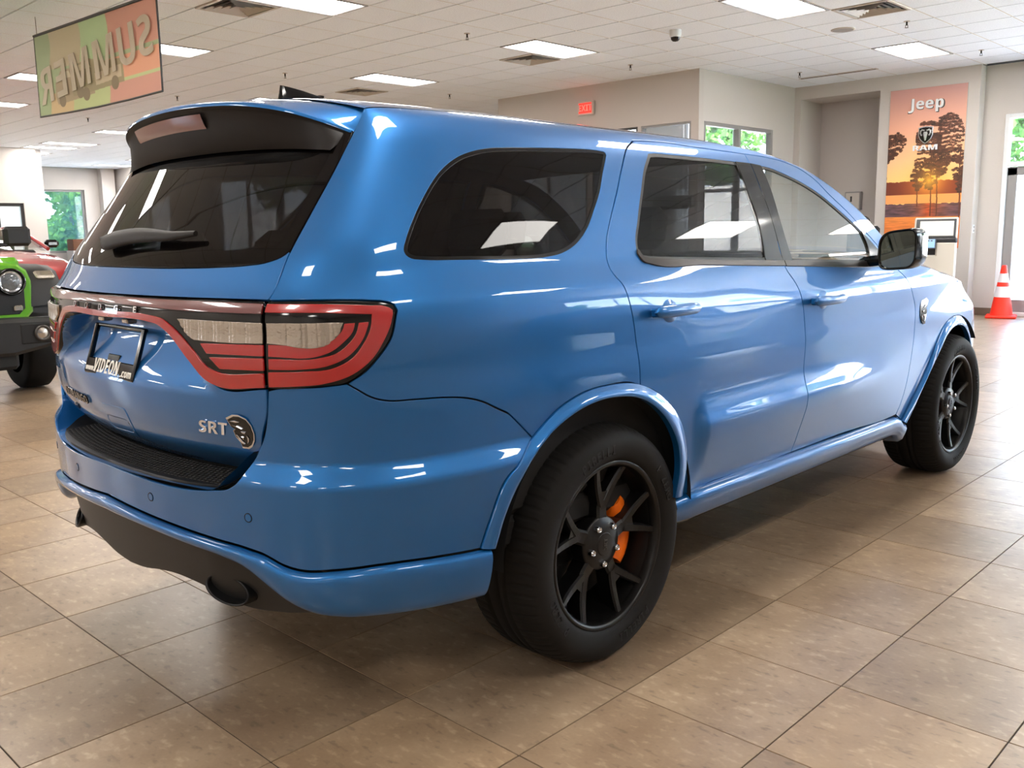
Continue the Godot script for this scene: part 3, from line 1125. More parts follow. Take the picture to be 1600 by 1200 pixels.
func flare(b: MB, out: PackedVector2Array, inn: PackedVector2Array, x: float) -> void:
	var n := 72
	var step := [[], [], []]
	var band := [[], [], [], [], []]
	var back := [[], [], []]
	for k in n + 1:
		var a := along(out, float(k) / n)
		var c := along(inn, float(k) / n)
		var p := shell(a.x, a.y)
		var q := Vector3(minf(x, shell(1.65 - c.x, c.y).x + 0.022), c.y, c.x)
		var o := Vector3(0.005, 0, 0)
		step[0].append(p - Vector3(0.008, 0, 0))
		step[1].append(p + o * 0.4)
		step[2].append(p.lerp(q, 0.03) + o)
		band[0].append(p.lerp(q, 0.03) + o)
		band[1].append(p.lerp(q, 0.30) + Vector3(0.0085, 0, 0))
		band[2].append(p.lerp(q, 0.65) + Vector3(0.0095, 0, 0))
		band[3].append(p.lerp(q, 0.92) + Vector3(0.005, 0, 0))
		band[4].append(q)
		back[0].append(q)
		back[1].append(q + Vector3(-0.012, 0, 0))
		back[2].append(q + Vector3(-0.022, 0, 0))
	b.grid(step)
	b.grid(band)
	b.grid(back)


func along(p: PackedVector2Array, t: float) -> Vector2:
	var total := 0.0
	for k in p.size() - 1:
		total += p[k].distance_to(p[k + 1])
	var left := t * total
	for k in p.size() - 1:
		var l := p[k].distance_to(p[k + 1])
		if left <= l:
			return p[k].lerp(p[k + 1], left / maxf(l, 1e-9))
		left -= l
	return p[p.size() - 1]


func door_handle(u: float, y: float, half: float) -> Array:
	var t := frame_at(shell, u, y)
	var bar := []
	for k in 19:
		var s := -1.0 + 2.0 * k / 18.0
		var hh := 0.019 * pow(1.0 - pow(absf(s), 6.0), 0.4) + 0.0005
		var out := 0.040 - 0.010 * s * s
		var row := []
		for j in 14:
			var a := TAU * j / 14.0
			row.append(t * Vector3(s * half, sin(a) * hh, out + cos(a) * 0.011 * (0.4 + 0.6 * hh / 0.019)))
		bar.append(row)
	var b := MB.new().grid(bar, true)
	for s in [-1.0, 1.0]:
		b.box(t * Vector3(s * half * 0.82, 0, 0.018), Vector3(0.02, 0.026, 0.03), 0.004, t.basis)
	var cup := MB.new()
	var poly := PackedVector2Array()
	for k in 28:
		var a := TAU * k / 28.0
		poly.append(Vector2(u - 0.004 + cos(a) * 0.046, y + sin(a) * 0.037))
	var f := func(uu: float, yy: float) -> Vector3:
		var d := Vector2((uu - u + 0.004) / 0.046, (yy - y) / 0.037).length()
		var p: Vector3 = shell(uu, yy)
		p.x += 0.0006 + 0.007 * (1.0 - minf(d * d, 1.0))
		return p
	cup = panel(f, poly, {"inset": 0.0, "depth": 0.002, "cu": 0.012})
	return [b, cup]


# a snarling cat's head in profile, made of a few bevelled plates
func cat_head(t: Transform3D, s: float, flip := false) -> MB:
	var b := MB.new()
	var k := -1.0 if flip else 1.0
	for poly in ["-.40,.40 -.15,.44 .08,.40 -.10,.36", "-.34,.26 -.08,.24 .14,.14 -.06,.18", ".06,.04 .26,.02 .22,-.05 .10,-.03", ".30,-.10 .38,-.22 .34,-.34 .26,-.42 .30,-.28", "-.20,-.10 -.10,-.16 .04,-.34 .16,-.42 .10,-.46 -.02,-.42 -.10,-.30", ".02,-.16 .10,-.28 .14,-.16"]:
		var p := PackedVector2Array()
		for q in pts(poly):
			p.append(Vector2(q.x * k, q.y) * s)
		b.slab(p, 0.0035, t, 0.0008)
	return b


func cat_back(t: Transform3D, s: float, flip := false) -> MB:
	var p := PackedVector2Array()
	for q in pts("-.50,.42 -.20,.55 .04,.56 .34,.46 .50,.25 .55,-.02 .50,-.26 .36,-.46 .20,-.55 -.06,-.55 -.10,-.36 -.24,-.20 -.30,.02 -.20,.08 -.36,.16"):
		p.append(Vector2(q.x * (-1.0 if flip else 1.0), q.y) * s)
	return MB.new().slab(p, 0.002, t)


func pad_pattern(shelf: Callable) -> MB:
	# small raised hexagons on the tread of the step pad
	var b := MB.new()
	var w := 0.0125
	for j in 9:
		var s := 0.20 + 0.084 * j
		var n := int(0.52 / w)
		for i in range(-n, n + 1):
			var x := (i + (0.5 if j % 2 else 0.0)) * w * 1.25
			if absf(x) > 0.515:
				continue
			var c: Vector3 = shelf.call(x, s)
			c.y += 0.0082
			var top := []
			var low := []
			for k in 6:
				var a := TAU * k / 6.0 + PI / 6.0
				top.append(c + Vector3(cos(a) * w * 0.46, 0.0022, sin(a) * w * 0.46))
				low.append(c + Vector3(cos(a) * w * 0.60, 0.0, sin(a) * w * 0.60))
			b.face(top, Vector3.UP)
			for k in 6:
				b.face([low[k], low[(k + 1) % 6], top[(k + 1) % 6], top[k]], top[k] - c)
	return b


func tail(o: Node3D) -> void:
	var blue: Material = M.blue_paint
	# lower gate, pressed in for the plate
	var low := both(outline("0,1.150 .27,1.150|.27,1.150 .34,1.118 .44,1.03 .48,.995 .525,.974 .674,.981|.674,.981 .668,.913 .640,.85 .615,.79 .585,.735|.585,.735 0,.735"))
	var lg := put(panel(gate, low, {"cu": 0.015, "cv": 0.008}), "tailgate", blue, o)
	var up := both(outline("0,1.267 .316,1.268 .451,1.271 .547,1.276 .613,1.285 .652,1.302 .661,1.315|.661,1.315 .667,1.25 .669,1.207 .666,1.193|.666,1.193 0,1.193"))
	put(panel(gate_plain, up), "upper_gate_panel", blue, lg)
	var gl := both(outline("0,1.612 .629,1.612|.629,1.612 .632,1.60 .643,1.502 .651,1.406 .660,1.312|.660,1.312 .652,1.300 .613,1.283 .547,1.274 .451,1.269 .316,1.266 0,1.265"))
	put(panel(gate_plain, gl, {"inset": 0.003, "depth": 0.006, "cu": 0.04, "cv": 0.03}), "rear_glass", M.privacy_glass, lg)
	put(panel(gate_plain, gl, {"inset": 0.003, "depth": 0.004, "cu": 0.04, "cv": 0.03, "lift": -0.004, "holes": [Geometry2D.offset_polygon(gl, -0.045)[0]]}), "glass_border", M.gap, lg)
	# light bar across the tail
	var bar := both(outline("0,1.192 .665,1.191|.665,1.191 .674,.981|.674,.981 .525,.974 .490,.985 .464,1.000 .430,1.032 .345,1.102 .301,1.122 .270,1.127 0,1.130"))
	var lb := put(panel(gate_plain, bar, {"lift": 0.004, "depth": 0.10, "cv": 0.02}), "tail_light_bar", M.black_gloss, o)
	var lay := {"lift": 0.0085, "depth": 0.006, "inset": 0.0, "cv": 0.02}
	put(panel(gate_plain, both(outline("0,1.185 .559,1.183 .664,1.182|.664,1.182 .668,1.162|.668,1.162 .568,1.162 .399,1.163 .255,1.167 0,1.171")), lay), "upper_light_strip", M.deep_red_lens, lb)
	put(panel(gate_plain, both(outline("0,1.147 .281,1.145 .322,1.140 .362,1.122 .449,1.062 .495,1.024 .520,1.016 .671,1.018|.671,1.018 .672,.985|.672,.985 .521,.981 .485,.993 .433,1.036 .346,1.106 .301,1.126 .270,1.130 0,1.133")), lay), "lower_light_strip", M.red_lens, lb)
	for s in [1, -1]:
		for q in [["reversing_lamp", ".396,1.142 .489,1.141 .671,1.140|.671,1.140 .672,1.092|.672,1.092 .569,1.090 .453,1.092|.453,1.092 .417,1.113 .396,1.142", M.clear_lens], ["tail_lamp_strip", ".475,1.083 .673,1.087|.673,1.087 .674,1.062|.674,1.062 .496,1.060|.496,1.060 .475,1.083", M.red_lens], ["tail_lamp_strip", ".505,1.050 .673,1.055|.673,1.055 .674,1.027|.674,1.027 .538,1.024|.538,1.024 .505,1.050", M.red_lens]]:
			var p := outline(q[1])
			put(panel(ribbed_gate if q[0] == "reversing_lamp" else gate_plain, p if s > 0 else flip_x(p), {"lift": 0.0085, "depth": 0.006, "inset": 0.0, "cv": 0.02, "cu": 0.0026 if q[0] == "reversing_lamp" else 0.022}), q[0], q[2], lb)
	var word := MB.new()
	for k in 5:
		var x := -0.19 + 0.099 * k
		word.join(letters("DODGE"[k], 0.017, 0.003), frame_at(gate_plain, x, 1.1568, 0.0085) * Transform3D(Basis.from_scale(Vector3(1.5, 1.0, 1.0)), Vector3.ZERO))
	put(word, "tailgate_lettering", M.chrome, lg)
	# corner lamps
	var house := outline(".669,.982 .679,.981 .802,.989 .867,.996 .910,1.024 .940,1.057 .966,1.096 .978,1.134 .986,1.164|.986,1.164 .979,1.177 .960,1.184 .923,1.188 .762,1.192 .668,1.191|.668,1.191 .669,.982")
	var cl := sides(o, "corner_tail_light", panel(shell, house, {"lift": 0.004, "depth": 0.03}), M.black_gloss)
	var ring := outline(".673,1.182 .824,1.181 .928,1.176 .960,1.173 .976,1.164 .973,1.145 .957,1.106 .924,1.051 .882,1.018 .819,.998 .747,.991 .677,.987|.677,.987 .678,1.022|.678,1.022 .761,1.025 .843,1.034 .883,1.056 .908,1.089 .929,1.137 .932,1.158|.932,1.158 .826,1.164 .672,1.165|.672,1.165 .673,1.182")
	kids(cl, "light_ring", panel(shell, ring, lay), M.red_lens)
	kids(cl, "tail_lamp_strip", panel(shell, outline(".680,1.088 .763,1.087 .816,1.089 .842,1.103 .865,1.128 .868,1.137|.868,1.137 .891,1.138|.891,1.138 .885,1.121 .861,1.094 .836,1.075 .810,1.065 .680,1.061|.680,1.061 .680,1.088"), lay), M.red_lens)
	kids(cl, "tail_lamp_strip", panel(shell, outline(".680,1.054 .809,1.058 .844,1.067 .873,1.088 .893,1.115 .901,1.138|.901,1.138 .922,1.139|.922,1.139 .917,1.126 .900,1.091 .872,1.061 .832,1.042 .761,1.032 .680,1.030|.680,1.030 .680,1.054"), lay), M.red_lens)
	kids(cl, "reversing_lamp", panel(ribbed_shell, outline(".680,1.140 .866,1.140|.866,1.140 .853,1.113 .836,1.097 .680,1.092|.680,1.092 .680,1.140"), {"lift": 0.0085, "depth": 0.006, "inset": 0.0, "cv": 0.02, "cu": 0.0026}), M.clear_lens)
	# number plate holder with the dealer's strip
	var h0: Vector3 = Vector3(0, 0.957, 1.098)
	var h1: Vector3 = Vector3(0, 1.098, 1.052)
	var upv := (h1 - h0).normalized()
	var nn := Vector3.RIGHT.cross(upv).normalized()
	var pt := Transform3D(Basis(Vector3.RIGHT, upv, nn), h0)
	var ph := (h1 - h0).length()
	var hold := MB.new()
	for s in [-1.0, 1.0]:
		hold.box(pt * Vector3(s * 0.154, ph * 0.5, 0.006), Vector3(0.014, ph, 0.014), 0.003, pt.basis)
	hold.box(pt * Vector3(0, 0.022, 0.005), Vector3(0.322, 0.048, 0.014), 0.003, pt.basis)
	hold.box(pt * Vector3(0, ph - 0.004, 0.003), Vector3(0.322, 0.010, 0.012), 0.003, pt.basis)
	hold.box(pt * Vector3(0.0, 0.050, 0.001), Vector3(0.075, 0.030, 0.010), 0.002, pt.basis)
	var pl := put(hold, "plate_holder", M.black_gloss, o)
	var strip := MB.new()
	strip.join(letters("VIDEON", 0.040, 0.002), pt * Transform3D(Basis(Vector3(0.80, 0, 0), Vector3(0.10, 1, 0), Vector3(0, 0, 1)), Vector3(-0.016, 0.025, 0.0125)))
	strip.join(letters("www.", 0.016, 0.002), pt * Transform3D(Basis.IDENTITY, Vector3(-0.124, 0.015, 0.0125)))
	strip.join(letters(".com", 0.022, 0.002), pt * Transform3D(Basis.IDENTITY, Vector3(0.117, 0.016, 0.0125)))
	put(strip, "dealer_lettering", M.white_print, pl)
	for s in [-0.09, 0.07]:
		put(MB.new().box(Vector3(s, 1.118, 1.062), Vector3(0.035, 0.014, 0.03), 0.003), "plate_lamp", M.clear_lens, pl)
	# gate pull, badges
	var hp := outline("-.052,.880 .092,.880|.092,.880 .098,.872 .098,.795 .092,.787|.092,.787 -.045,.787|-.045,.787 -.052,.795 -.052,.880", 0.008)
	var pull := func(x: float, y: float) -> Vector3:
		var p: Vector3 = gate_plain(x, y)
		p.z -= 0.030 * rise(y, 0.800, 0.822, 0.846) * ss(-0.045, -0.03, x) * (1.0 - ss(0.075, 0.09, x))
		return p
	put(panel(pull, hp, {"lift": 0.002, "depth": 0.004, "cv": 0.004, "cu": 0.008}), "gate_handle", blue, lg)
	var sk := Basis(Vector3(1, 0, 0), Vector3(0.28, 1, 0), Vector3(0, 0, 1))
	put(MB.new().join(letters("SRT", 0.034, 0.004), frame_at(gate_plain, 0.487, 0.868, 0.0015) * Transform3D(sk * Basis.from_scale(Vector3(1.35, 1, 1)), Vector3.ZERO)), "gate_badge", M.chrome, lg)
	put(cat_back(frame_at(gate_plain, 0.580, 0.866, 0.0004), 0.082), "emblem_backing", M.chrome, lg)
	put(cat_back(frame_at(gate_plain, 0.5805, 0.866, 0.0016), 0.073), "emblem_field", M.black_gloss, lg)
	put(cat_head(frame_at(gate_plain, 0.5805, 0.866, 0.0030), 0.070), "cat_emblem", M.chrome, lg)
	put(MB.new().join(letters("DURANGO", 0.026, 0.004), frame_at(gate_plain, -0.285, 0.872, 0.0015) * Transform3D(Basis.from_scale(Vector3(1.45, 1, 1)), Vector3.ZERO)), "gate_badge", M.black_gloss, lg)
	put(MB.new().join(letters("AWD", 0.016, 0.004), frame_at(gate_plain, -0.345, 0.828, 0.0015)), "gate_badge", M.black_gloss, lg)
	# wiper
	var wp := []
	for k in 15:
		var s := k / 14.0
		var x := lerpf(-0.175, 0.325, s)
		var y := 1.326 + 0.018 * s + 0.012 * sin(PI * minf(s * 1.3, 1.0))
		var hh := lerpf(0.034, 0.006, pow(s, 1.3)) * pow(1.0 - pow(1.0 - minf(s * 6.0, 1.0), 2.0), 0.5) + 0.002
		var t := frame_at(gate_plain, x, y)
		var row := []
		for j in 14:
			var a := TAU * j / 14.0
			row.append(t * Vector3(0, sin(a) * hh - 0.3 * hh, 0.022 + cos(a) * lerpf(0.018, 0.007, s)))
		wp.append(row)
	var wo := MB.new().grid(wp, true)
	wo.face(wp[0], Vector3.LEFT)
	wo.face(wp[14], Vector3.RIGHT)
	put(wo, "rear_wiper", M.spoiler_black, lg)
	# roof spoiler: painted upper wing, black underside with the high stop lamp
	var edge := func(x: float, out: float) -> Vector3:
		var s := minf(absf(x) / 0.612, 1.0)
		var y := 1.712 - 0.048 * s * s - 0.053 * pow(s, 6.0)
		var z := 0.855 - 0.24 * x * x - 0.105 * pow(s, 6.0)
		return Vector3(x, y, z + out)
	var rim := shell(0.70, look(Y_TOP, 0.70))
	var rim2 := shell(0.70, look(Y_TOP, 0.70) - 0.006)
	var rp := clampf(clampf(0.006 / maxf(rim2.x - rim.x, 1e-4), 0.05, 1.2) * rim.x / 0.072, 1.8, 2.1)
	var tops := []
	var lows := []
	var faces := []
	for i in 49:
		var c := -cos(PI * i / 48.0)
		var x := 0.610 * c
		var s := absf(c)
		var e: Vector3 = edge.call(x, 0.0)
		var r := Vector3(rim.x * c, rim.y + 0.072 * (1.0 - pow(s, rp)) - 0.003, rim.z + 0.02 * (1.0 - s * s) - 0.012)
		var row := []
		for k in 9:
			var t := k / 8.0
			var p := r.lerp(e, t)
			p.y += 0.012 * (1.0 - s * s) * sin(PI * t) * (1.0 - 0.4 * t) + 0.008 * ss(0.7, 1.0, t) * (1.0 - pow(s, 4.0))
			row.append(p)
		row.append(e + Vector3(0, 0.004, 0.006))
		row.append(e + Vector3(0, -0.004, 0.007))
		tops.append(row)
		var g: Vector3 = gate_plain(minf(maxf(x, -0.60), 0.60), 1.580 - 0.022 * pow(s, 3.0))
		g += Vector3(0, 0.004, 0.006)
		var knee := e.lerp(g, 0.62) + Vector3(0, 0.024, 0.012) * (1.0 - s * s)
		lows.append([e + Vector3(0, -0.004, 0.006), e + Vector3(0, -0.012, 0.0), e.lerp(knee, 0.5) + Vector3(0, 0.006, 0), knee, knee.lerp(g, 0.5) + Vector3(0, -0.012, 0.012) * (1.0 - s), g])
	var spo := put(MB.new().grid(tops), "roof_spoiler", blue, o)
	put(MB.new().grid(lows), "spoiler_underside", M.spoiler_black, spo)
	var stop := []
	for i in 21:
		var x := -0.31 + 0.46 * i / 20.0
		var row := []
		for k in 5:
			var e: Vector3 = edge.call(x, 0.0)
			var g: Vector3 = gate_plain(x, 1.58)
			var p := e.lerp(g, 0.16 + 0.075 * k)
			row.append(p + Vector3(0, -0.006 + 0.004 * (k - 2) * (k - 2) * 0.3, 0.008))
		stop.append(row)
	put(MB.new().grid(stop), "high_stop_lamp", M.deep_red_lens, spo)


func door_mirror(o: Node3D) -> void:
	var head := []
	for k in 9:
		var s := k / 8.0
		var z := lerpf(-1.80, -1.975, s)
		var g: float = [1.0, 1.02, 1.02, 1.0, 0.96, 0.88, 0.76, 0.58, 0.02][k]
		var row := []
		for j in 40:
			var a := TAU * j / 40.0
			var cx := cos(a)
			var sy := sin(a)
			var p := Vector2(signf(cx) * pow(absf(cx), 0.5) * 0.080, signf(sy) * pow(absf(sy), 0.5) * 0.084)
			p.y += 0.05 * p.x + 0.016 * (1.0 if sy > 0 else 0.2) * cx
			row.append(Vector3(1.075 + p.x * g + 0.018 * s, 1.243 + p.y * g, z - 0.06 * p.x - 0.05 * (p.x + 0.1) * s))
		head.append(row)
	var b := MB.new().grid(head, true)
	# rim and glass
	var rim := []
	for q in [[1.0, 0.0], [0.97, 0.006], [0.90, 0.004], [0.88, -0.012]]:
		var row := []
		for p in head[0]:
			var c := Vector3(1.075, 1.243, -1.80)
			row.append(c + (p - c) * Vector3(q[0], q[0], 1.0) + Vector3(0, 0, q[1]))
		rim.append(row)
	b.grid(rim, true)
	b.box(Vector3(0.962, 1.195, -1.90), Vector3(0.17, 0.045, 0.10), 0.015, Basis(Vector3.BACK, 0.10))
	var gl := MB.new()
	var ring := []
	for p in rim[3]:
		ring.append(p + Vector3(0, 0, 0.004))
	gl.face(ring, Vector3.BACK)
	var ms := sides(o, "door_mirror", b, M.black_gloss)
	kids(ms, "mirror_pane", gl, M.mirror_glass)


func cabin(o: Node3D, inner: PackedVector2Array, holes: Array) -> void:
	var dark: Material = M.cloth_dark
	sides(o, "inner_body", panel(shell, inner, {"holes": holes, "inset": 0.004, "lift": -0.013, "depth": 0.0, "cu": 0.04, "cv": 0.025}), M.gap)
	var rows := []
	for i in 17:
		var u := lerpf(0.78, 3.04, i / 16.0)
		var e := shell(u, look(Y_TOP, u) - 0.02)
		var row := []
		for j in 13:
			var c := cos(PI * j / 12.0)
			row.append(Vector3(e.x * c * 0.98, e.y + 0.035 * (1.0 - c * c), e.z - lerpf(0.0, 0.15, i / 16.0) * (1.0 - c * c)))
		rows.append(row)
	put(MB.new().grid(rows), "headliner", dark, o)
	put(MB.new().box(Vector3(0, 0.50, -1.0), Vector3(1.74, 0.10, 3.7), 0.02).box(Vector3(0, 0.70, 0.78), Vector3(1.30, 0.35, 0.3), 0.03), "cabin_floor", dark, o)
	for s in [-1.0, 1.0]:
		put(MB.new().box(Vector3(s * 0.84, 0.86, -0.95), Vector3(0.08, 0.64, 3.1), 0.03), "door_lining", dark, o)
	var ds := MB.new()
	var dr := []
	for k in 9:
		var q: Vector2 = [Vector2(-2.52, 1.10), Vector2(-2.3, 1.125), Vector2(-2.08, 1.135), Vector2(-2.0, 1.13), Vector2(-1.95, 1.08), Vector2(-1.95, 0.95), Vector2(-2.0, 0.80), Vector2(-2.1, 0.62), Vector2(-2.3, 0.55)][k]
		var row := []
		for j in 13:
			var x := -0.84 + 1.68 * j / 12.0
			row.append(Vector3(x, q.y + 0.045 * exp(-pow((x + 0.37) / 0.2, 2.0)) * (1.0 if k < 5 else 0.0) - 0.02 * pow(absf(x), 4.0), q.x - 0.08 * (1.0 - x * x)))
		dr.append(row)
	ds.grid(dr)
	put(ds, "dashboard", M.dash, o)
	var st := MB.new()
	var wt := Transform3D(Basis(Vector3.RIGHT, deg_to_rad(68.0)), Vector3(-0.37, 1.09, -1.72))
	var ringp := []
	for i in 41:
		ringp.append(wt * Vector3(cos(TAU * i / 40.0) * 0.185, 0, sin(TAU * i / 40.0) * 0.185))
	st.tube(ringp, 0.017, 10)
	st.box(wt * Vector3(0, -0.02, 0.02), Vector3(0.14, 0.05, 0.13), 0.02, wt.basis)
	for a in [0.1, PI - 0.1, PI / 2]:
		st.box(wt * Vector3(cos(a) * 0.12, -0.01, sin(a) * 0.12), Vector3(0.13, 0.02, 0.04), 0.008, wt.basis * Basis(Vector3.UP, -a))
	put(st, "steering_wheel", M.black_trim, o)
	for q in [[-0.38, -1.10, 1.0], [0.38, -1.10, 1.0], [-0.38, -0.20, 0.97], [0.38, -0.20, 0.97], [-0.30, 0.50, 0.82], [0.30, 0.50, 0.82]]:
		var b := MB.new()
		var k: float = q[2]
		b.box(Vector3(q[0], 0.66, q[1] - 0.22), Vector3(0.52, 0.18, 0.52) * Vector3(k, 1, k), 0.06)
		b.box(Vector3(q[0], 0.95, q[1] + 0.10), Vector3(0.50 * k, 0.58 * k, 0.14), 0.06, Basis(Vector3.RIGHT, deg_to_rad(-14)))
		var seat := put(b, "seat", dark, o)
		var hr := MB.new()
		hr.box(Vector3(q[0], 0.95 + 0.40 * k, q[1] + 0.195), Vector3(0.27, 0.17, 0.09), 0.04, Basis(Vector3.RIGHT, deg_to_rad(-10)))
		for s in [-1.0, 1.0]:
			hr.tube([Vector3(q[0] + s * 0.06, 1.15 * k, q[1] + 0.17), Vector3(q[0] + s * 0.06, 1.32 * k, q[1] + 0.19)], 0.007, 6)
		put(hr, "headrest", dark, seat)
	put(MB.new().box(Vector3(0, 1.475, -1.72), Vector3(0.25, 0.065, 0.03), 0.02), "rear_view_mirror", M.black_gloss, o)


func make_wheel() -> Node3D:
	# axle along x, outer face towards +x; x = 0 is the plane of the rim's outer lip
	var turn := Transform3D(Basis(Vector3.BACK, -PI / 2), Vector3.ZERO)   # y of a lathe becomes x
	var rim := MB.new()
	rim.lathe([Vector2(0.252, -0.005), Vector2(0.256, 0.001), Vector2(0.264, 0.003), Vector2(0.269, -0.001), Vector2(0.270, -0.012)], 96, turn)
	rim.lathe([Vector2(0.252, -0.005), Vector2(0.247, -0.016), Vector2(0.245, -0.03)], 96, turn)
	rim.lathe([Vector2(0.245, -0.03), Vector2(0.236, -0.06), Vector2(0.228, -0.12), Vector2(0.228, -0.24)], 64, turn)
	rim.lathe([Vector2(0.0, -0.020), Vector2(0.034, -0.020), Vector2(0.037, -0.024)], 40, turn)
	rim.lathe([Vector2(0.037, -0.024), Vector2(0.052, -0.026), Vector2(0.082, -0.034), Vector2(0.088, -0.045), Vector2(0.086, -0.085)], 60, turn)
	for k in 5:
		var a0 := TAU * k / 5.0 + deg_to_rad(80.0)
		# a broad stem from the hub and two straight branches to the lip, each with a crowned face
		var bars := []
		var rr := func(r: float, a: float, x: float) -> Vector3: return Vector3(x, sin(a) * r, -cos(a) * r)
		bars.append([rr.call(0.050, a0, -0.028), rr.call(0.165, a0, -0.036), 0.026, 0.0205])
		for side in [-1.0, 1.0]:
			bars.append([rr.call(0.120, a0 + side * 0.035, -0.036), rr.call(0.254, a0 + side * deg_to_rad(15.5), -0.012), 0.0150, 0.0105])
		for q in bars:
			var d: Vector3 = (q[1] - q[0]).normalized()
			var tg := d.cross(Vector3.RIGHT).normalized()
			var up := tg.cross(d).normalized()
			if up.x < 0.0:
				up = -up
			var rows := []
			for i in 7:
				var t := i / 6.0
				var c: Vector3 = q[0].lerp(q[1], t) - up * 0.006 * sin(PI * t)
				var hw := lerpf(q[2], q[3], t)
				var row := []
				for e in [[-1.0, -0.058], [-1.0, -0.007], [-0.70, 0.0], [0.70, 0.0], [1.0, -0.007], [1.0, -0.058]]:
					row.append(c + tg * (e[0] * hw) + up * e[1])
				rows.append(row)
			for i in rows.size() - 1:
				var c: Vector3 = (rows[i][0] + rows[i][5]) * 0.5
				for j in 5:
					rim.face([rows[i][j], rows[i][j + 1], rows[i + 1][j + 1], rows[i + 1][j]], (rows[i][j] + rows[i][j + 1]) * 0.5 - c)
	var w := MeshInstance3D.new()
	w.name = "wheel"
	w.mesh = rim.done()
	w.material_override = M.satin_black
	# tyre
	var prof := [Vector2(0.262, -0.235), Vector2(0.272, -0.252), Vector2(0.30, -0.268), Vector2(0.335, -0.272), Vector2(0.360, -0.262), Vector2(0.372, -0.248), Vector2(0.379, -0.225), Vector2(0.3815, -0.19), Vector2(0.382, -0.178), Vector2(0.374, -0.176), Vector2(0.374, -0.164), Vector2(0.382, -0.162), Vector2(0.3825, -0.13), Vector2(0.3745, -0.128), Vector2(0.3745, -0.116), Vector2(0.3825, -0.114), Vector2(0.3815, -0.100), Vector2(0.374, -0.098), Vector2(0.374, -0.086), Vector2(0.381, -0.084), Vector2(0.3785, -0.055), Vector2(0.374, -0.032), Vector2(0.367, -0.012), Vector2(0.357, 0.003), Vector2(0.344, 0.013), Vector2(0.328, 0.0175), Vector2(0.310, 0.0175), Vector2(0.294, 0.0145), Vector2(0.282, 0.010), Vector2(0.275, 0.006), Vector2(0.272, 0.002), Vector2(0.266, -0.002), Vector2(0.262, -0.015)]
	var rows := []
	var seg := 432
	for p in prof:
		var row := []
		for j in seg:
			var a := TAU * j / seg
			var r: float = p.x
			if r > 0.358 and (p.y > -0.082 or p.y < -0.18) and j % 6 == 0:
				r -= 0.0045
			row.append(Vector3(p.y, sin(a) * r, -cos(a) * r))
		rows.append(row)
	var tyre := put(MB.new().grid(rows, true), "tyre", M.rubber, w)
	var text := MB.new()
	for q in [["PIRELLI", deg_to_rad(100.0), 0.028, 0.318], ["P ZERO", deg_to_rad(205.0), 0.026, 0.316], ["PIRELLI", deg_to_rad(-75.0), 0.028, 0.318], ["P ZERO", deg_to_rad(25.0), 0.026, 0.316]]:
		var word: String = q[0]
		for k in word.length():
			if word[k] == " ":
				continue
			var ang: float = q[1] - (k - (word.length() - 1) * 0.5) * 0.078
			var rd := Vector3(0, sin(ang), -cos(ang))
			var tg := Vector3(0, -cos(ang), -sin(ang))
			text.join(letters(word[k], q[2], 0.003), Transform3D(Basis(Vector3(0, sin(ang - PI / 2), -cos(ang - PI / 2)), rd, Vector3.RIGHT), Vector3(0.0168, 0, 0) + rd * (q[3] - 0.010)))
	put(text, "sidewall_lettering", M.black_matt, w)
	put(MB.new().lathe([Vector2(0.0, -0.10), Vector2(0.075, -0.10), Vector2(0.078, -0.115), Vector2(0.19, -0.116), Vector2(0.192, -0.122), Vector2(0.192, -0.146), Vector2(0.08, -0.15)], 72, turn, true), "brake_disc", M.steel, w)
	# caliper: an arched block towards the vehicle's front
	var cal := MB.new()
	var cr := []
	for i in 15:
		var a := deg_to_rad(lerpf(-38.0, 38.0, i / 14.0))
		var tp := 1.0 - 0.25 * pow(absf(i - 7) / 7.0, 4.0)
		var row := []
		for e in [[0.118, -0.105], [0.125, -0.078], [0.150, -0.066], [0.180, -0.068], [0.205, -0.080], [0.214, -0.105], [0.214, -0.17], [0.118, -0.17]]:
			var r: float = 0.165 + (e[0] - 0.165) * tp
			row.append(Vector3(e[1], sin(a) * r, -cos(a) * r))
		cr.append(row)
	cal.grid(cr, true)
	cal.face(cr[0], Vector3(0, -1, 0))
	cal.face(cr[14], Vector3(0, 1, 0))
	put(cal, "brake_caliper", M.orange, w)
	for k in 5:
		var a := TAU * k / 5.0 + deg_to_rad(80.0) + PI / 5.0
		var c := Vector3(-0.034, sin(a) * 0.0635, -cos(a) * 0.0635)
		put(MB.new().lathe([Vector2(0.0, 0.019), Vector2(0.0045, 0.019), Vector2(0.0060, 0.016), Vector2(0.0085, 0.019), Vector2(0.0105, 0.016), Vector2(0.0115, 0.0), Vector2(0.0140, -0.002)], 12, Transform3D(turn.basis, c), true), "lug_nut", M.chrome, w)
	put(MB.new().join(letters("SRT", 0.016, 0.002), Transform3D(Basis(Vector3(0, 0, -1), Vector3(0, 1, 0), Vector3(1, 0, 0)).rotated(Vector3.RIGHT, deg_to_rad(80.0)), Vector3(-0.0195, 0, 0))), "hub_cap_lettering", M.steel, w)
	return w


# ---------------------------------------------------------------- the room

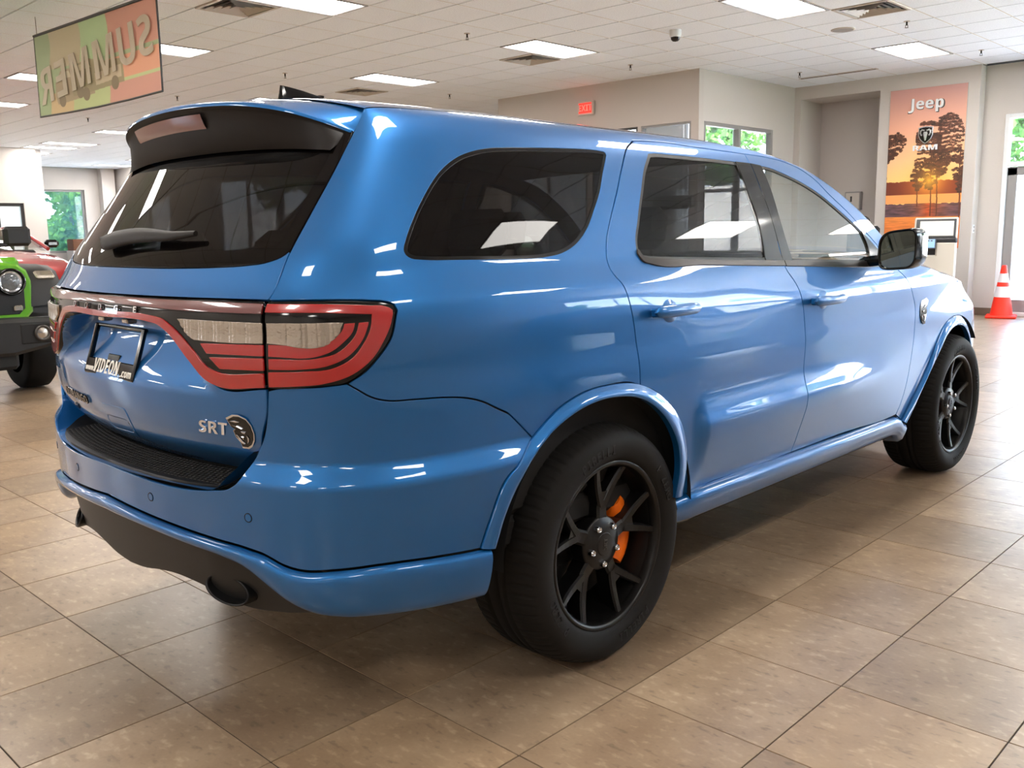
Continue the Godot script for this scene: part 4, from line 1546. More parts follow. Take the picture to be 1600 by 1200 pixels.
# wall slab in the plane across axis (0: x, 2: z), openings as Rect2(along, height, size...)
func wall(called: String, axis: int, plane: float, thick: float, a0: float, a1: float, y0: float, y1: float, holes: Array, m: Material) -> MeshInstance3D:
	var b := MB.new()
	var xs := [a0, a1]
	var ys := [y0, y1]
	for h in holes:
		xs.append_array([h.position.x, h.end.x])
		ys.append_array([h.position.y, h.end.y])
	xs.sort()
	ys.sort()
	for i in xs.size() - 1:
		if xs[i + 1] - xs[i] < 1e-4:
			continue
		var run := -1.0
		for j in ys.size():
			var solid := false
			if j < ys.size() - 1 and ys[j + 1] - ys[j] > 1e-4:
				solid = true
				var c := Vector2((xs[i] + xs[i + 1]) * 0.5, (ys[j] + ys[j + 1]) * 0.5)
				for h in holes:
					if h.has_point(c):
						solid = false
			elif j < ys.size() - 1:
				continue
			if solid and run < 0.0:
				run = ys[j]
			if not solid and run >= 0.0:
				var mid: float = (xs[i] + xs[i + 1]) * 0.5
				var s := Vector3(xs[i + 1] - xs[i], ys[j] - run, thick)
				var c := Vector3(mid, (ys[j] + run) * 0.5, plane - thick * 0.5)
				if axis == 0:
					s = Vector3(thick, s.y, s.x)
					c = Vector3(plane - thick * 0.5, c.y, mid)
				b.box(c, s)
				run = -1.0
	return struct(b, called, m)


# window filling an opening: frame bars and mullions, one pane in each field
func window(called: String, axis: int, plane: float, r: Rect2, cols: int, rows: Array, bar: float, m: Material, depth := 0.10) -> void:
	var fr := MB.new()
	var panes := []
	var place := func(b: MB, a: float, y: float, w: float, h: float, d: float, ch: float) -> void:
		var c := Vector3(a, y, plane)
		var s := Vector3(w, h, d)
		if axis == 0:
			c = Vector3(plane, y, a)
			s = Vector3(d, h, w)
		b.box(c, s, ch)
	for k in cols + 1:
		var a := r.position.x + r.size.x * k / cols
		if k == 0:
			a += bar * 0.5
		if k == cols:
			a -= bar * 0.5
		place.call(fr, a, r.position.y + r.size.y * 0.5, bar, r.size.y, depth, 0.006)
	var ys := [r.position.y + bar * 0.5]
	for q in rows:
		ys.append(q)
	ys.append(r.end.y - bar * 0.5)
	for y in ys:
		place.call(fr, r.position.x + r.size.x * 0.5, y, r.size.x, bar, depth * 0.9, 0.006)
	var o := struct(fr, called, m)
	for k in cols:
		for j in ys.size() - 1:
			var b := MB.new()
			place.call(b, r.position.x + r.size.x * (k + 0.5) / cols, (ys[j] + ys[j + 1]) * 0.5, r.size.x / cols - bar * 0.6, ys[j + 1] - ys[j] - bar * 0.5, 0.008, 0.0)
			put(b, "pane", M.blue_glass if plane < -28.0 and axis == 0 else M.clear_glass, o)


func seen_from_eye(p: Vector3, slack: float) -> float:
	# distance to the eye, or a large number outside the view
	var d := p - Vector3(2.635, 1.348, 2.178)
	var bs := Basis.from_euler(Vector3(-0.1641, 0.768, 0.0))
	var q := bs.inverse() * d
	if q.z > -0.5:
		return 1e9
	if absf(q.x / q.z) > 0.555 + slack / -q.z or absf(q.y / q.z) > 0.42 + slack / -q.z:
		return 1e9
	return d.length()


func room():
	# ---- floor: grout bed and separate tiles
	struct(MB.new().box(Vector3(-10.7, -0.06, -1.75), Vector3(36.4, 0.1145, 22.2)), "floor", M.grout)
	var fl: Node3D = get_node("floor")
	var spots := []
	for i in range(-66, 13):
		for j in range(-28, 20):
			var c := Vector3(1.553 + (i + 0.5) * TILE, 0.0, 0.1279 + (j + 0.5) * TILE)
			if c.z < BACK - 0.3 and c.x < -1.9 or c.z < -12.6:
				continue
			spots.append([seen_from_eye(c, 0.35), c])
	spots.sort_custom(func(a, b): return a[0] < b[0])
	var shapes := []
	for k in 2:
		var t := MB.new()
		var h := TILE * 0.5 - 0.0017 - 0.0003 * k
		var ch := 0.0006
		t.face([Vector3(-h + ch, 0, -h + ch), Vector3(h - ch, 0, -h + ch), Vector3(h - ch, 0, h - ch), Vector3(-h + ch, 0, h - ch)], Vector3.UP)
		for q in [[-1, -1, 1, -1], [1, -1, 1, 1], [1, 1, -1, 1], [-1, 1, -1, -1]]:
			var a := Vector3(q[0] * h, -0.0025, q[1] * h)
			var b := Vector3(q[2] * h, -0.0025, q[3] * h)
			t.face([a, b, Vector3(q[2] * (h - ch), 0, q[3] * (h - ch)), Vector3(q[0] * (h - ch), 0, q[1] * (h - ch))], Vector3(q[0] + q[2], 1.5, q[1] + q[3]))
		shapes.append(t)
	var rng := RandomNumberGenerator.new()
	rng.seed = 5
	var rest := MB.new()
	var meshes := [shapes[0].done(), shapes[1].done()]
	for k in spots.size():
		var which := rng.randi() % 2
		var look_no := rng.randi() % 4
		if k < 300:
			var t := put(meshes[which], "floor_tile", M["floor_tile_%d" % look_no], fl)
			t.position = spots[k][1]
		else:
			rest.join(shapes[0], Transform3D(Basis.IDENTITY, spots[k][1]))
	put(rest, "far_floor_tiles", M.floor_tile_0, fl).set_meta("kind", "stuff")
	# ---- walls
	var w: Material = M.wall_paint
	# office box of the manager, with glass towards the showroom
	wall("wall_office", 2, -9.5, 0.12, -8.86, -4.85, 0.0, CEIL, [Rect2(-8.6, 0.9, 1.7, 1.97), Rect2(-6.8, 0.9, 0.88, 1.97), Rect2(-5.86, 0.9, 0.88, 1.97)], M.soffit_paint)
	window("window_1", 2, -9.55, Rect2(-5.86, 0.9, 0.88, 1.97), 1, [], 0.03, M.grey_frame)
	window("window_2", 2, -9.55, Rect2(-6.8, 0.9, 0.88, 1.97), 1, [], 0.03, M.dark_frame)
	window("window_3", 2, -9.55, Rect2(-8.6, 0.9, 1.7, 1.97), 2, [], 0.04, M.dark_frame)
	wall("wall_office", 0, -4.85, 0.12, BACK, -9.62, 0.0, CEIL, [Rect2(-11.66, 0.9, 2.02, 1.97)], w)
	window("window_4", 0, -4.9, Rect2(-11.66, 0.9, 2.02, 1.97), 2, [], 0.055, M.grey_frame)
	wall("wall_office", 0, -8.74, 0.12, BACK, -9.62, 0.0, CEIL, [], w)
	wall("wall_back", 2, BACK, 0.25, -8.86, -4.85, 0.0, CEIL, [Rect2(-8.6, 0.8, 0.55, 2.65), Rect2(-7.0, 0.8, 2.0, 2.65)], w)
	window("window_5", 2, BACK - 0.12, Rect2(-7.0, 0.8, 2.0, 2.65), 2, [2.0], 0.06, M.white_frame)
	window("window_6", 2, BACK - 0.12, Rect2(-8.6, 0.8, 0.55, 2.65), 1, [], 0.05, M.white_frame)
	# back wall with its recess, then the storefront
	wall("wall_back", 2, BACK, 0.75, -4.85, -2.0, 0.0, CEIL, [Rect2(-4.74, -0.1, 1.30, 3.48)], w)
	struct(MB.new().box(Vector3(-4.09, 1.8, BACK - 0.80), Vector3(1.6, 3.6, 0.1)), "wall_recess", M.recess_paint)
	var f := BACK - 0.22
	wall("wall_storefront", 2, f, 0.2, -2.0, 7.4, 0.0, CEIL, [Rect2(-1.70, -0.1, 1.15, 2.98), Rect2(-0.35, 0.55, 7.3, 2.45)], w)
	window("door_1", 2, f - 0.06, Rect2(-1.70, 0.0, 1.15, 2.88), 1, [2.18], 0.06, M.white_frame, 0.14)
	var leaf := MB.new()
	for q in [[-1.575, 0.13], [-0.675, 0.13]]:
		leaf.box(Vector3(q[0], 1.08, f - 0.07), Vector3(q[1], 2.10, 0.05), 0.006)
	leaf.box(Vector3(-1.125, 0.13, f - 0.07), Vector3(1.03, 0.22, 0.05), 0.006).box(Vector3(-1.125, 2.08, f - 0.07), Vector3(1.03, 0.12, 0.05), 0.006)
	put(leaf, "door_leaf", M.grey_frame, get_node("door_1"))
	put(MB.new().tube([Vector3(-0.76, 0.95, f - 0.01), Vector3(-0.76, 0.95, f + 0.03), Vector3(-0.76, 1.25, f + 0.03), Vector3(-0.76, 1.25, f - 0.01)], 0.012), "door_handle", M.chrome, get_node("door_1"))
	window("window_7", 2, f - 0.06, Rect2(-0.35, 0.55, 7.3, 2.45), 5, [], 0.06, M.white_frame, 0.12)
	struct(MB.new().box(Vector3(-1.86, 0.055, f + 0.006), Vector3(0.30, 0.11, 0.012), 0.004).box(Vector3(-2.006, 0.055, BACK - 0.1), Vector3(0.012, 0.11, 0.24), 0.004).box(Vector3(-2.7, 0.055, BACK + 0.006), Vector3(1.4, 0.11, 0.012), 0.004), "baseboard_back", M.base_vinyl)
	# the rest of the hall
	wall("wall_far_back", 2, -11.25, 0.25, -28.7, -8.80, 0.0, CEIL, [Rect2(-27.9, 0.9, 3.2, 2.0), Rect2(-22.0, 0.9, 5.0, 2.0)], w)
	window("window_8", 2, -11.37, Rect2(-27.9, 0.9, 3.2, 2.0), 2, [], 0.06, M.grey_frame)
	window("window_9", 2, -11.37, Rect2(-22.0, 0.9, 5.0, 2.0), 3, [], 0.06, M.grey_frame)
	wall("wall_far_left", 0, -28.5, 0.25, -11.5, -6.9, 0.0, CEIL, [Rect2(-10.25, 0.9, 2.9, 2.0)], w)
	window("window_10", 0, -28.62, Rect2(-10.25, 0.9, 2.9, 2.0), 2, [], 0.07, M.grey_frame)
	struct(MB.new().box(Vector3(-28.35, CEIL * 0.5, -10.92), Vector3(0.34, CEIL, 0.42)), "trim_1", M.wall_paint)
	wall("wall_left", 0, -22.3, 0.3, -6.66, 9.3, 0.0, CEIL, [Rect2(-6.28, 0.9, 2.4, 1.34)], w)
	window("window_11", 0, -22.40, Rect2(-6.28, 0.9, 2.4, 1.34), 4, [], 0.08, M.dark_frame)
	wall("wall_left_end", 2, -6.64, 0.25, -28.7, -22.6, 0.0, CEIL, [], w)
	wall("wall_right", 0, 7.4, 0.25, -12.8, 9.3, 0.0, CEIL, [Rect2(-12.2, 0.12, 5.4, 3.1)], w)
	window("window_12", 0, 7.28, Rect2(-12.2, 0.12, 5.4, 3.1), 3, [], 0.06, M.white_frame)
	wall("wall_front", 2, 9.3, 0.25, -22.6, 7.4, 0.0, CEIL, [Rect2(-18.0, 0.9, 4.0, 2.0)], w)
	window("window_13", 2, 9.18, Rect2(-18.0, 0.9, 4.0, 2.0), 3, [], 0.06, M.grey_frame)


const LIGHT_I := -2
const LIGHT_J := 2

func ceiling_fittings():
	# suspended ceiling: shadow board, bars, tiles and the fittings that take a tile's place
	var slab := MB.new().box(Vector3(-10.7, CEIL + 0.16, -1.75), Vector3(36.4, 0.28, 22.4))
	var ce := struct(slab, "ceiling", M.grid_shadow)
	var x0 := -4.43
	var z0 := -5.05
	var bars := MB.new()
	for i in range(-39, 20):
		bars.box(Vector3(x0 + i * PITCH, CEIL + 0.006, -1.7), Vector3(0.0145, 0.008, 21.6))
	for j in range(-23, 13):
		bars.box(Vector3(-10.6, CEIL + 0.013, z0 - j * PITCH), Vector3(35.8, 0.008, 0.006))
	put(bars, "ceiling_grid", M.grid_bar, ce)
	var taken := {}
	var lights := []
	for k in range(-6, 5):
		for m in range(-4, 2):
			var i := LIGHT_I + 5 * k
			var j := LIGHT_J + 6 * m
			if m == 1 and k != 1 and k != 2 and k != 3:
				continue
			if k == 4 or m == -4 and k < -3:
				continue
			lights.append(Vector2i(i, j))
	lights.append(Vector2i(-37, 8))
	lights.append(Vector2i(-33, 8))
	lights.append(Vector2i(-29, 2))
	for q in lights:
		taken[q] = true
		taken[q + Vector2i(0, 1)] = true
		var c := Vector3(x0 + (q.x + 0.5) * PITCH, CEIL, z0 - (q.y + 1.0) * PITCH)
		if c.x < -28.4 or c.x > 7.0:
			continue
		troffer(c, {Vector2i(-37, 8): "faint far ceiling light over the far window, left one of two", Vector2i(-33, 8): "faint far ceiling light over the far window, right one of two", Vector2i(-29, 2): "far ceiling light nearest the end of the left wall"}.get(q, ""))
	for q in [[-3, 3, "air vent beside the ceiling light over the blue car's roof"], [-3, -4, "air vent at the end of the ceiling light above the hanging banner"], [4, 4, "air vent at the end of the ceiling light nearest the camera dome"], [-9, 3, "small far air vent just behind the roof aerial of the blue car"], [-15, 3, "air vent over the far left end of the hall"]]:
		taken[Vector2i(q[0], q[1])] = true
		vent(Vector3(x0 + (q[0] + 0.5) * PITCH, CEIL, z0 - (q[1] + 0.5) * PITCH), q[2])
	# tiles
	var spots := []
	for i in range(-40, 24):
		for j in range(-24, 13):
			if taken.has(Vector2i(i, j)):
				continue
			var c := Vector3(x0 + (i + 0.5) * PITCH, CEIL, z0 - (j + 0.5) * PITCH)
			if c.x > 7.3 or c.z > 9.2 or c.z < -12.7 or c.x < -28.4:
				continue
			spots.append([seen_from_eye(c, 0.3), c])
	spots.sort_custom(func(a, b): return a[0] < b[0])
	var t := MB.new()
	var h := PITCH * 0.5 - 0.0095
	var ch := 0.003
	t.face([Vector3(-h + ch, 0, -h + ch), Vector3(h - ch, 0, -h + ch), Vector3(h - ch, 0, h - ch), Vector3(-h + ch, 0, h - ch)], Vector3.DOWN)
	for q in [[-1, -1, 1, -1], [1, -1, 1, 1], [1, 1, -1, 1], [-1, 1, -1, -1]]:
		var g := h - ch
		t.face([Vector3(q[0] * h, 0.003, q[1] * h), Vector3(q[2] * h, 0.003, q[3] * h), Vector3(q[2] * g, 0, q[3] * g), Vector3(q[0] * g, 0, q[1] * g)], Vector3(q[0] + q[2], -1.0, q[1] + q[3]))
		t.face([Vector3(q[0] * h, 0.003, q[1] * h), Vector3(q[2] * h, 0.003, q[3] * h), Vector3(q[2] * h, 0.016, q[3] * h), Vector3(q[0] * h, 0.016, q[1] * h)], Vector3(q[0] + q[2], 0, q[1] + q[3]))
	var mesh := t.done()
	var rest := MB.new()
	var n := 0
	for s in spots:
		if n < 300 and s[0] < 1e8:
			n += 1
			put(mesh, "ceiling_tile", M.ceiling_tile, ce).position = s[1]
		else:
			rest.join(t, Transform3D(Basis.IDENTITY, s[1]))
	put(rest, "far_ceiling_tiles", M.ceiling_tile, ce).set_meta("kind", "stuff")
	# sprinklers, smoke alarm, loudspeaker, slot, camera dome
	var sp := [[-5.34, -5.44, "centre above the blue car's roof"], [-8.92, -5.33, "left of the roof aerial"], [-8.94, -8.45, "just beyond the second light behind the roof"], [-1.64, -8.67, "between speaker and last light"], [-1.64, -11.17, "nearest the storefront door"], [-4.07, -10.96, "nearest the wall recess"], [-5.33, -8.52, "over the exit sign"], [-15.48, -5.24, "beneath the lower edge of the banner"], [-11.87, -5.21, "right of the banner's lower corner"]]
	for q in sp:
		var o := base("fire_sprinkler", "small pendent fire sprinkler in the ceiling, " + q[2], "sprinkler", Vector3(q[0], CEIL, q[1]), 0.0, "pendent sprinklers in the ceiling")
		put(MB.new().lathe([Vector2(0.0, -0.006), Vector2(0.034, -0.006), Vector2(0.036, 0.002)], 20, Transform3D.IDENTITY, true), "escutcheon", M.vent_white, o)
		put(MB.new().lathe([Vector2(0.010, 0.0), Vector2(0.010, -0.045), Vector2(0.0, -0.045)], 10, Transform3D.IDENTITY, true).box(Vector3(0.012, -0.055, 0), Vector3(0.005, 0.03, 0.006), 0.001).box(Vector3(-0.012, -0.055, 0), Vector3(0.005, 0.03, 0.006), 0.001).lathe([Vector2(0.0, -0.068), Vector2(0.022, -0.070), Vector2(0.0, -0.074)], 14, Transform3D.IDENTITY, true), "sprinkler_head", M.dark_steel, o)
	var o := base("smoke_alarm", "round dark smoke alarm on the ceiling behind the roof aerial", "smoke alarm", Vector3(-10.44, CEIL, -6.96))
	put(MB.new().lathe([Vector2(0.0, -0.05), Vector2(0.045, -0.048), Vector2(0.062, -0.02), Vector2(0.066, 0.002)], 24), "alarm_body", M.machine_dark, o)
	o = base("ceiling_speaker", "flush round loudspeaker grille in the ceiling at the upper right", "speaker", Vector3(-2.32, CEIL, -8.55))
	put(MB.new().lathe([Vector2(0.135, 0.002), Vector2(0.135, -0.006), Vector2(0.115, -0.010)], 40), "rim", M.vent_white, o)
	put(MB.new().lathe([Vector2(0.115, -0.010), Vector2(0.0, -0.012)], 40), "grille", M.grey_frame, o)
	o = base("security_camera", "white dome security camera with dark eye hanging from the ceiling", "camera", Vector3(-3.64, CEIL, -7.1))
	put(MB.new().lathe([Vector2(0.066, 0.002), Vector2(0.068, -0.05), Vector2(0.062, -0.075), Vector2(0.055, -0.08)], 32), "housing", M.white_frame, o)
	put(MB.new().lathe([Vector2(0.054, -0.078), Vector2(0.048, -0.105), Vector2(0.03, -0.122), Vector2(0.0, -0.128)], 32), "dome", M.black_gloss, o)
	o = base("air_slot", "long narrow dark air slot in the ceiling before the recess", "air vent", Vector3(-3.75, CEIL, -11.52))
	put(MB.new().box(Vector3(0, -0.002, 0), Vector3(1.2, 0.012, 0.09), 0.003), "frame", M.vent_white, o)
	put(MB.new().box(Vector3(0, -0.006, 0.0), Vector3(1.16, 0.008, 0.03)), "slot", M.gap, o)
	# exit sign
	o = base("exit_sign", "lit red exit sign high on the office wall", "exit sign", Vector3(-6.90, 3.235, -9.5))
	put(MB.new().box(Vector3(0, 0, 0.025), Vector3(0.33, 0.21, 0.05), 0.008), "sign_case", M.vent_white, o)
	put(MB.new().box(Vector3(0, 0, 0.052), Vector3(0.255, 0.155, 0.006), 0.002), "sign_face", M.exit_red, o)
	put(MB.new().join(letters("EXIT", 0.095, 0.004), Transform3D(Basis.IDENTITY, Vector3(0, 0.0, 0.057))), "sign_lettering", M.vent_white, o)
	var el := OmniLight3D.new()
	el.name = "exit_light"
	el.light_color = Color(1.0, 0.2, 0.1)
	el.light_energy = 0.01
	el.light_size = 0.05
	el.omni_range = 8.0
	el.omni_attenuation = 2.0
	el.shadow_enabled = true
	o.add_child(el)
	el.position = Vector3(0, 0, 0.12)


func troffer(c: Vector3, special: String) -> void:
	var col := roundi((c.x + 5.35) / 3.06)
	var where := "over the hall outside the picture"
	var names := {Vector2i(0, 0): "rectangular ceiling light right above the middle of the blue car's roof", Vector2i(1, 0): "large bright ceiling light at the top edge, beside the square vent", Vector2i(1, 1): "ceiling light nearest the sunset poster", Vector2i(-1, 0): "ceiling light right of the roof aerial", Vector2i(0, -1): "ceiling light at the top edge above the tail of the blue car", Vector2i(-1, -1): "ceiling light at the banner's right edge", Vector2i(-2, -1): "ceiling light at the banner's left edge", Vector2i(-3, -1): "ceiling light at the left edge, below the banner light", Vector2i(-2, 0): "ceiling light hidden half by the roof aerial", Vector2i(-3, 0): "far ceiling light seen over the spoiler's left end", Vector2i(-4, 0): "far ceiling light between the left wall and the spoiler", Vector2i(-5, 0): "far ceiling light, upper one of the pair over the left wall"}
	var m := roundi((-6.89 - c.z) / 3.675)
	var key := Vector2i(col, m)
	var lab: String = names.get(key, special)
	if special:
		lab = special
	elif not names.has(key):
		lab = "rectangular fluorescent ceiling light flush in the tile grid"
	var o := base("ceiling_light", lab, "ceiling light", c, 0.0, "ceiling lights set in the tile grid" if special or names.has(key) else "other ceiling lights of the hall")
	var w := PITCH
	var l := PITCH * 2.0
	var fr := MB.new()
	for s in [-1.0, 1.0]:
		fr.box(Vector3(s * (w * 0.5 - 0.018), 0.004, 0), Vector3(0.024, 0.022, l - 0.012), 0.003)
		fr.box(Vector3(0, 0.004, s * (l * 0.5 - 0.018)), Vector3(w - 0.06, 0.022, 0.024), 0.003)
	put(fr, "frame", M.grey_frame, o)
	put(MB.new().box(Vector3(0, 0.010, 0), Vector3(w - 0.056, 0.008, l - 0.056)), "diffuser", M.lamp_diffuser, o)
	var a := AreaLight3D.new()
	a.name = "lamp"
	a.area_size = Vector2(w - 0.07, l - 0.07)
	a.light_color = LAMP_COLOR
	a.light_energy = LAMP_ENERGY
	a.area_range = 40.0
	a.area_attenuation = 2.0
	a.shadow_enabled = true
	o.add_child(a)
	a.position = Vector3(0, -0.004, 0)
	a.rotation = Vector3(-PI / 2, 0, 0)


func vent(c: Vector3, label: String) -> void:
	var o := base("air_vent", label, "air vent", c, 0.0, "square air vents in the ceiling")
	var fr := MB.new()
	for s in [-1.0, 1.0]:
		fr.box(Vector3(s * 0.285, 0.0, 0), Vector3(0.035, 0.02, 0.60), 0.004)
		fr.box(Vector3(0, 0.0, s * 0.285), Vector3(0.54, 0.02, 0.035), 0.004)
	put(fr, "frame", M.vent_white, o)
	put(MB.new().box(Vector3(0, 0.045, 0), Vector3(0.56, 0.01, 0.56)), "throat", M.gap, o)
	for k in 4:
		var r := 0.235 - 0.058 * k
		var b := MB.new()
		for q in [[1, 0], [-1, 0], [0, 1], [0, -1]]:
			var dx := Vector3(q[0], 0, q[1])
			var tx := Vector3(-q[1], 0, q[0])
			b.face([dx * r + tx * r + Vector3(0, -0.012, 0), dx * r - tx * r + Vector3(0, -0.012, 0), dx * (r - 0.032) - tx * (r - 0.032) + Vector3(0, 0.022, 0), dx * (r - 0.032) + tx * (r - 0.032) + Vector3(0, 0.022, 0)], -dx)
		put(b, "louvre", M.vent_white, o)


# ---------------------------------------------------------------- outside

func outside():
	struct(MB.new().box(Vector3(-10, -0.16, 0), Vector3(140, 0.2, 120)), "ground_outside", M.concrete)
	var bank := MB.new()
	bank.face([Vector3(-80, -0.06, -24), Vector3(60, -0.06, -24), Vector3(60, 3.0, -31), Vector3(-80, 3.0, -31)], Vector3(0, 1, 0.4))
	bank.face([Vector3(-80, 3.0, -31), Vector3(60, 3.0, -31), Vector3(60, 3.1, -60), Vector3(-80, 3.1, -60)], Vector3.UP)
	struct(bank, "ground_bank", M.concrete)
	var gr := MB.new()
	gr.box(Vector3(-55, -0.04, 0), Vector3(40, 0.08, 84)).box(Vector3(36, -0.04, 0), Vector3(48, 0.08, 84)).box(Vector3(-10, -0.04, 40), Vector3(140, 0.08, 30))
	var la := put(gr, "lawn", M.lawn)
	la.set_meta("kind", "structure")
	var rng := RandomNumberGenerator.new()
	rng.seed = 17
	var kinds := []
	for k in 3:
		var crown := MB.new()
		for q in 2600:
			var d := Vector3(rng.randfn(), rng.randfn() * 0.9, rng.randfn()).normalized()
			var lump := 0.72 + 0.28 * sin(d.x * 5.0 + k) * cos(d.z * 4.0 + 2.0 * k) + 0.12 * sin(d.y * 9.0 + k)
			var c := Vector3(0, 4.6, 0) + d * Vector3(2.3, 2.7, 2.3) * lump * sqrt(rng.randf_range(0.35, 1.0))
			var bs := Basis.from_euler(Vector3(rng.randf() * TAU, rng.randf() * TAU, rng.randf() * TAU))
			var s := rng.randf_range(0.12, 0.22)
			crown.face([c + bs * Vector3(-s, 0, 0), c + bs * Vector3(0, 0.04, -s * 0.6), c + bs * Vector3(s, 0, 0), c + bs * Vector3(0, 0.04, s * 0.6)])
		var trunk := MB.new().tube([Vector3(0, -0.2, 0), Vector3(0.05, 1.2, 0.02), Vector3(-0.05, 2.4, 0.06), Vector3(0.1, 4.2, 0)], 0.16, 9)
		for q in 5:
			var a := q * 1.3 + k
			trunk.tube([Vector3(0, 2.2 + 0.3 * q, 0), Vector3(cos(a) * 0.7, 3.3 + 0.3 * q, sin(a) * 0.7), Vector3(cos(a) * 1.4, 4.0 + 0.35 * q, sin(a) * 1.4)], 0.06, 6)
		kinds.append([crown.done(), trunk.done()])
	var k := 0
	var rows := []
	for i in 9:
		rows.append([Vector3(-19.0 + 5.6 * i + 0.7 * sin(i * 2.3), 0.1, -33.0 - 5.0 * (i % 2)), "leafy green tree on the pale bank beyond the storefront"])
	for i in 3:
		rows.append([Vector3([-34.5, -39.5, -36.0][i], -2.2, [-12.4, -15.5, -5.0][i]), "leafy green tree outside the far left window"])
	for i in 2:
		rows.append([Vector3(-28.5 + 6.5 * i, 0, -17.5), "leafy green tree behind the far back wall"])
	for i in 4:
		rows.append([Vector3(19.0, 0, -20.0 + 7.0 * i), "leafy green tree outside the right wall"])
	for r in rows:
		var t := base("tree", r[1], "tree", r[0], k * 1.9, "trees: " + r[1])
		var sc := 1.0 + 0.25 * sin(k * 1.3)
		t.scale = Vector3.ONE * sc
		put(kinds[k % 3][1], "trunk", M.bark, t)
		put(kinds[k % 3][0], "crown", M["leaf_%d" % (k % 2)], t).set_meta("kind", "stuff")
		k += 1


# ---------------------------------------------------------------- furnishings

func furnishings():
	poster()
	banner()
	copier()
	cone(Vector3(-1.50, 0, -12.28))
	var o := base("traffic_barrier", "orange plastic barrier standing outside the storefront door", "barrier", Vector3(-0.62, -0.06, -13.2))
	put(MB.new().box(Vector3(0, 0.19, 0), Vector3(1.4, 0.30, 0.22), 0.04).box(Vector3(-0.5, 0.03, 0), Vector3(0.2, 0.06, 0.4), 0.02).box(Vector3(0.5, 0.03, 0), Vector3(0.2, 0.06, 0.4), 0.02), "barrier_body", M.cone_orange, o)
	put(MB.new().box(Vector3(0, 0.22, 0.112), Vector3(1.1, 0.08, 0.004)), "reflective_band", M.cone_band, o)
	# grey cabinet in the recess, outlet, chair
	o = base("wall_cabinet", "small grey metal box mounted on the back of the wall recess", "cabinet", Vector3(-4.10, 1.75, BACK - 0.75))
	put(MB.new().box(Vector3(0, 0, 0.045), Vector3(0.27, 0.30, 0.09), 0.008), "case", M.grey_frame, o)
	put(MB.new().box(Vector3(0, 0, 0.094), Vector3(0.23, 0.26, 0.008), 0.003), "door", M.vent_white, o)
	put(MB.new().box(Vector3(-0.02, 0.03, 0.10), Vector3(0.03, 0.09, 0.006), 0.002), "label", M.machine_dark, o)
	o = base("power_outlet", "white electrical outlet plate on the column edge", "outlet", Vector3(-2.0, 1.27, BACK - 0.08), PI / 2)
	put(MB.new().box(Vector3(0, 0, 0.004), Vector3(0.075, 0.12, 0.008), 0.003), "plate", M.white_frame, o)
	for s in [-0.026, 0.026]:
		put(MB.new().box(Vector3(0, s, 0.009), Vector3(0.034, 0.032, 0.004), 0.001), "socket", M.grey_frame, o)
	o = base("office_chair", "high-backed black office chair standing before the wall recess", "chair", Vector3(-3.42, 0, -11.85), 0.5)
	var st := MB.new()
	for k in 5:
		var a := TAU * k / 5.0
		st.tube([Vector3(0, 0.12, 0), Vector3(cos(a) * 0.3, 0.075, sin(a) * 0.3)], 0.02, 6)
		st.lathe([Vector2(0.0, -0.012), Vector2(0.028, -0.012), Vector2(0.028, 0.012), Vector2(0.0, 0.012)], 12, Transform3D(Basis(Vector3.RIGHT, PI / 2).rotated(Vector3.UP, -a), Vector3(cos(a) * 0.3, 0.03, sin(a) * 0.3)), true)
	st.tube([Vector3(0, 0.1, 0), Vector3(0, 0.5, 0)], 0.03, 10)
	put(st, "base", M.machine_dark, o)
	put(MB.new().box(Vector3(0, 0.54, 0), Vector3(0.5, 0.10, 0.48), 0.04), "seat", M.cloth_dark, o)
	put(MB.new().box(Vector3(0, 0.98, 0.25), Vector3(0.46, 0.72, 0.09), 0.04, Basis(Vector3.RIGHT, 0.14)), "backrest", M.cloth_dark, o)
	put(MB.new().lathe([Vector2(0.0, 0.035), Vector2(0.06, 0.032), Vector2(0.085, 0.0), Vector2(0.06, -0.032), Vector2(0.0, -0.035)], 24, Transform3D(Basis(Vector3.RIGHT, PI / 2), Vector3(0, 1.40, 0.30))), "headrest", M.black_matt, o)
	o = base("wall_sign", "dark slogan board on the office's back wall", "sign", Vector3(-7.55, 1.72, BACK))
	put(MB.new().box(Vector3(0, 0, 0.015), Vector3(0.86, 0.6, 0.03), 0.004), "board", M.machine_dark, o)
	put(MB.new().join(letters("FORGED IN", 0.11, 0.004), Transform3D(Basis.IDENTITY, Vector3(0, 0.08, 0.032))).join(letters("FREEDOM", 0.11, 0.004), Transform3D(Basis.IDENTITY, Vector3(-0.03, -0.14, 0.032))), "sign_lettering", M.white_print, o)
	o = base("storage_box", "brown cardboard box standing on a stand below the far left window", "box", Vector3(-28.1, 0, -9.85))
	put(MB.new().box(Vector3(0, 1.15, 0), Vector3(0.5, 0.36, 0.7), 0.01), "carton", M.box_board, o)
	put(MB.new().box(Vector3(0, 1.335, 0), Vector3(0.51, 0.01, 0.08)), "tape", M.vent_white, o)
	put(MB.new().box(Vector3(0, 0.485, 0), Vector3(0.55, 0.97, 0.75), 0.01), "stand", M.vent_white, o)


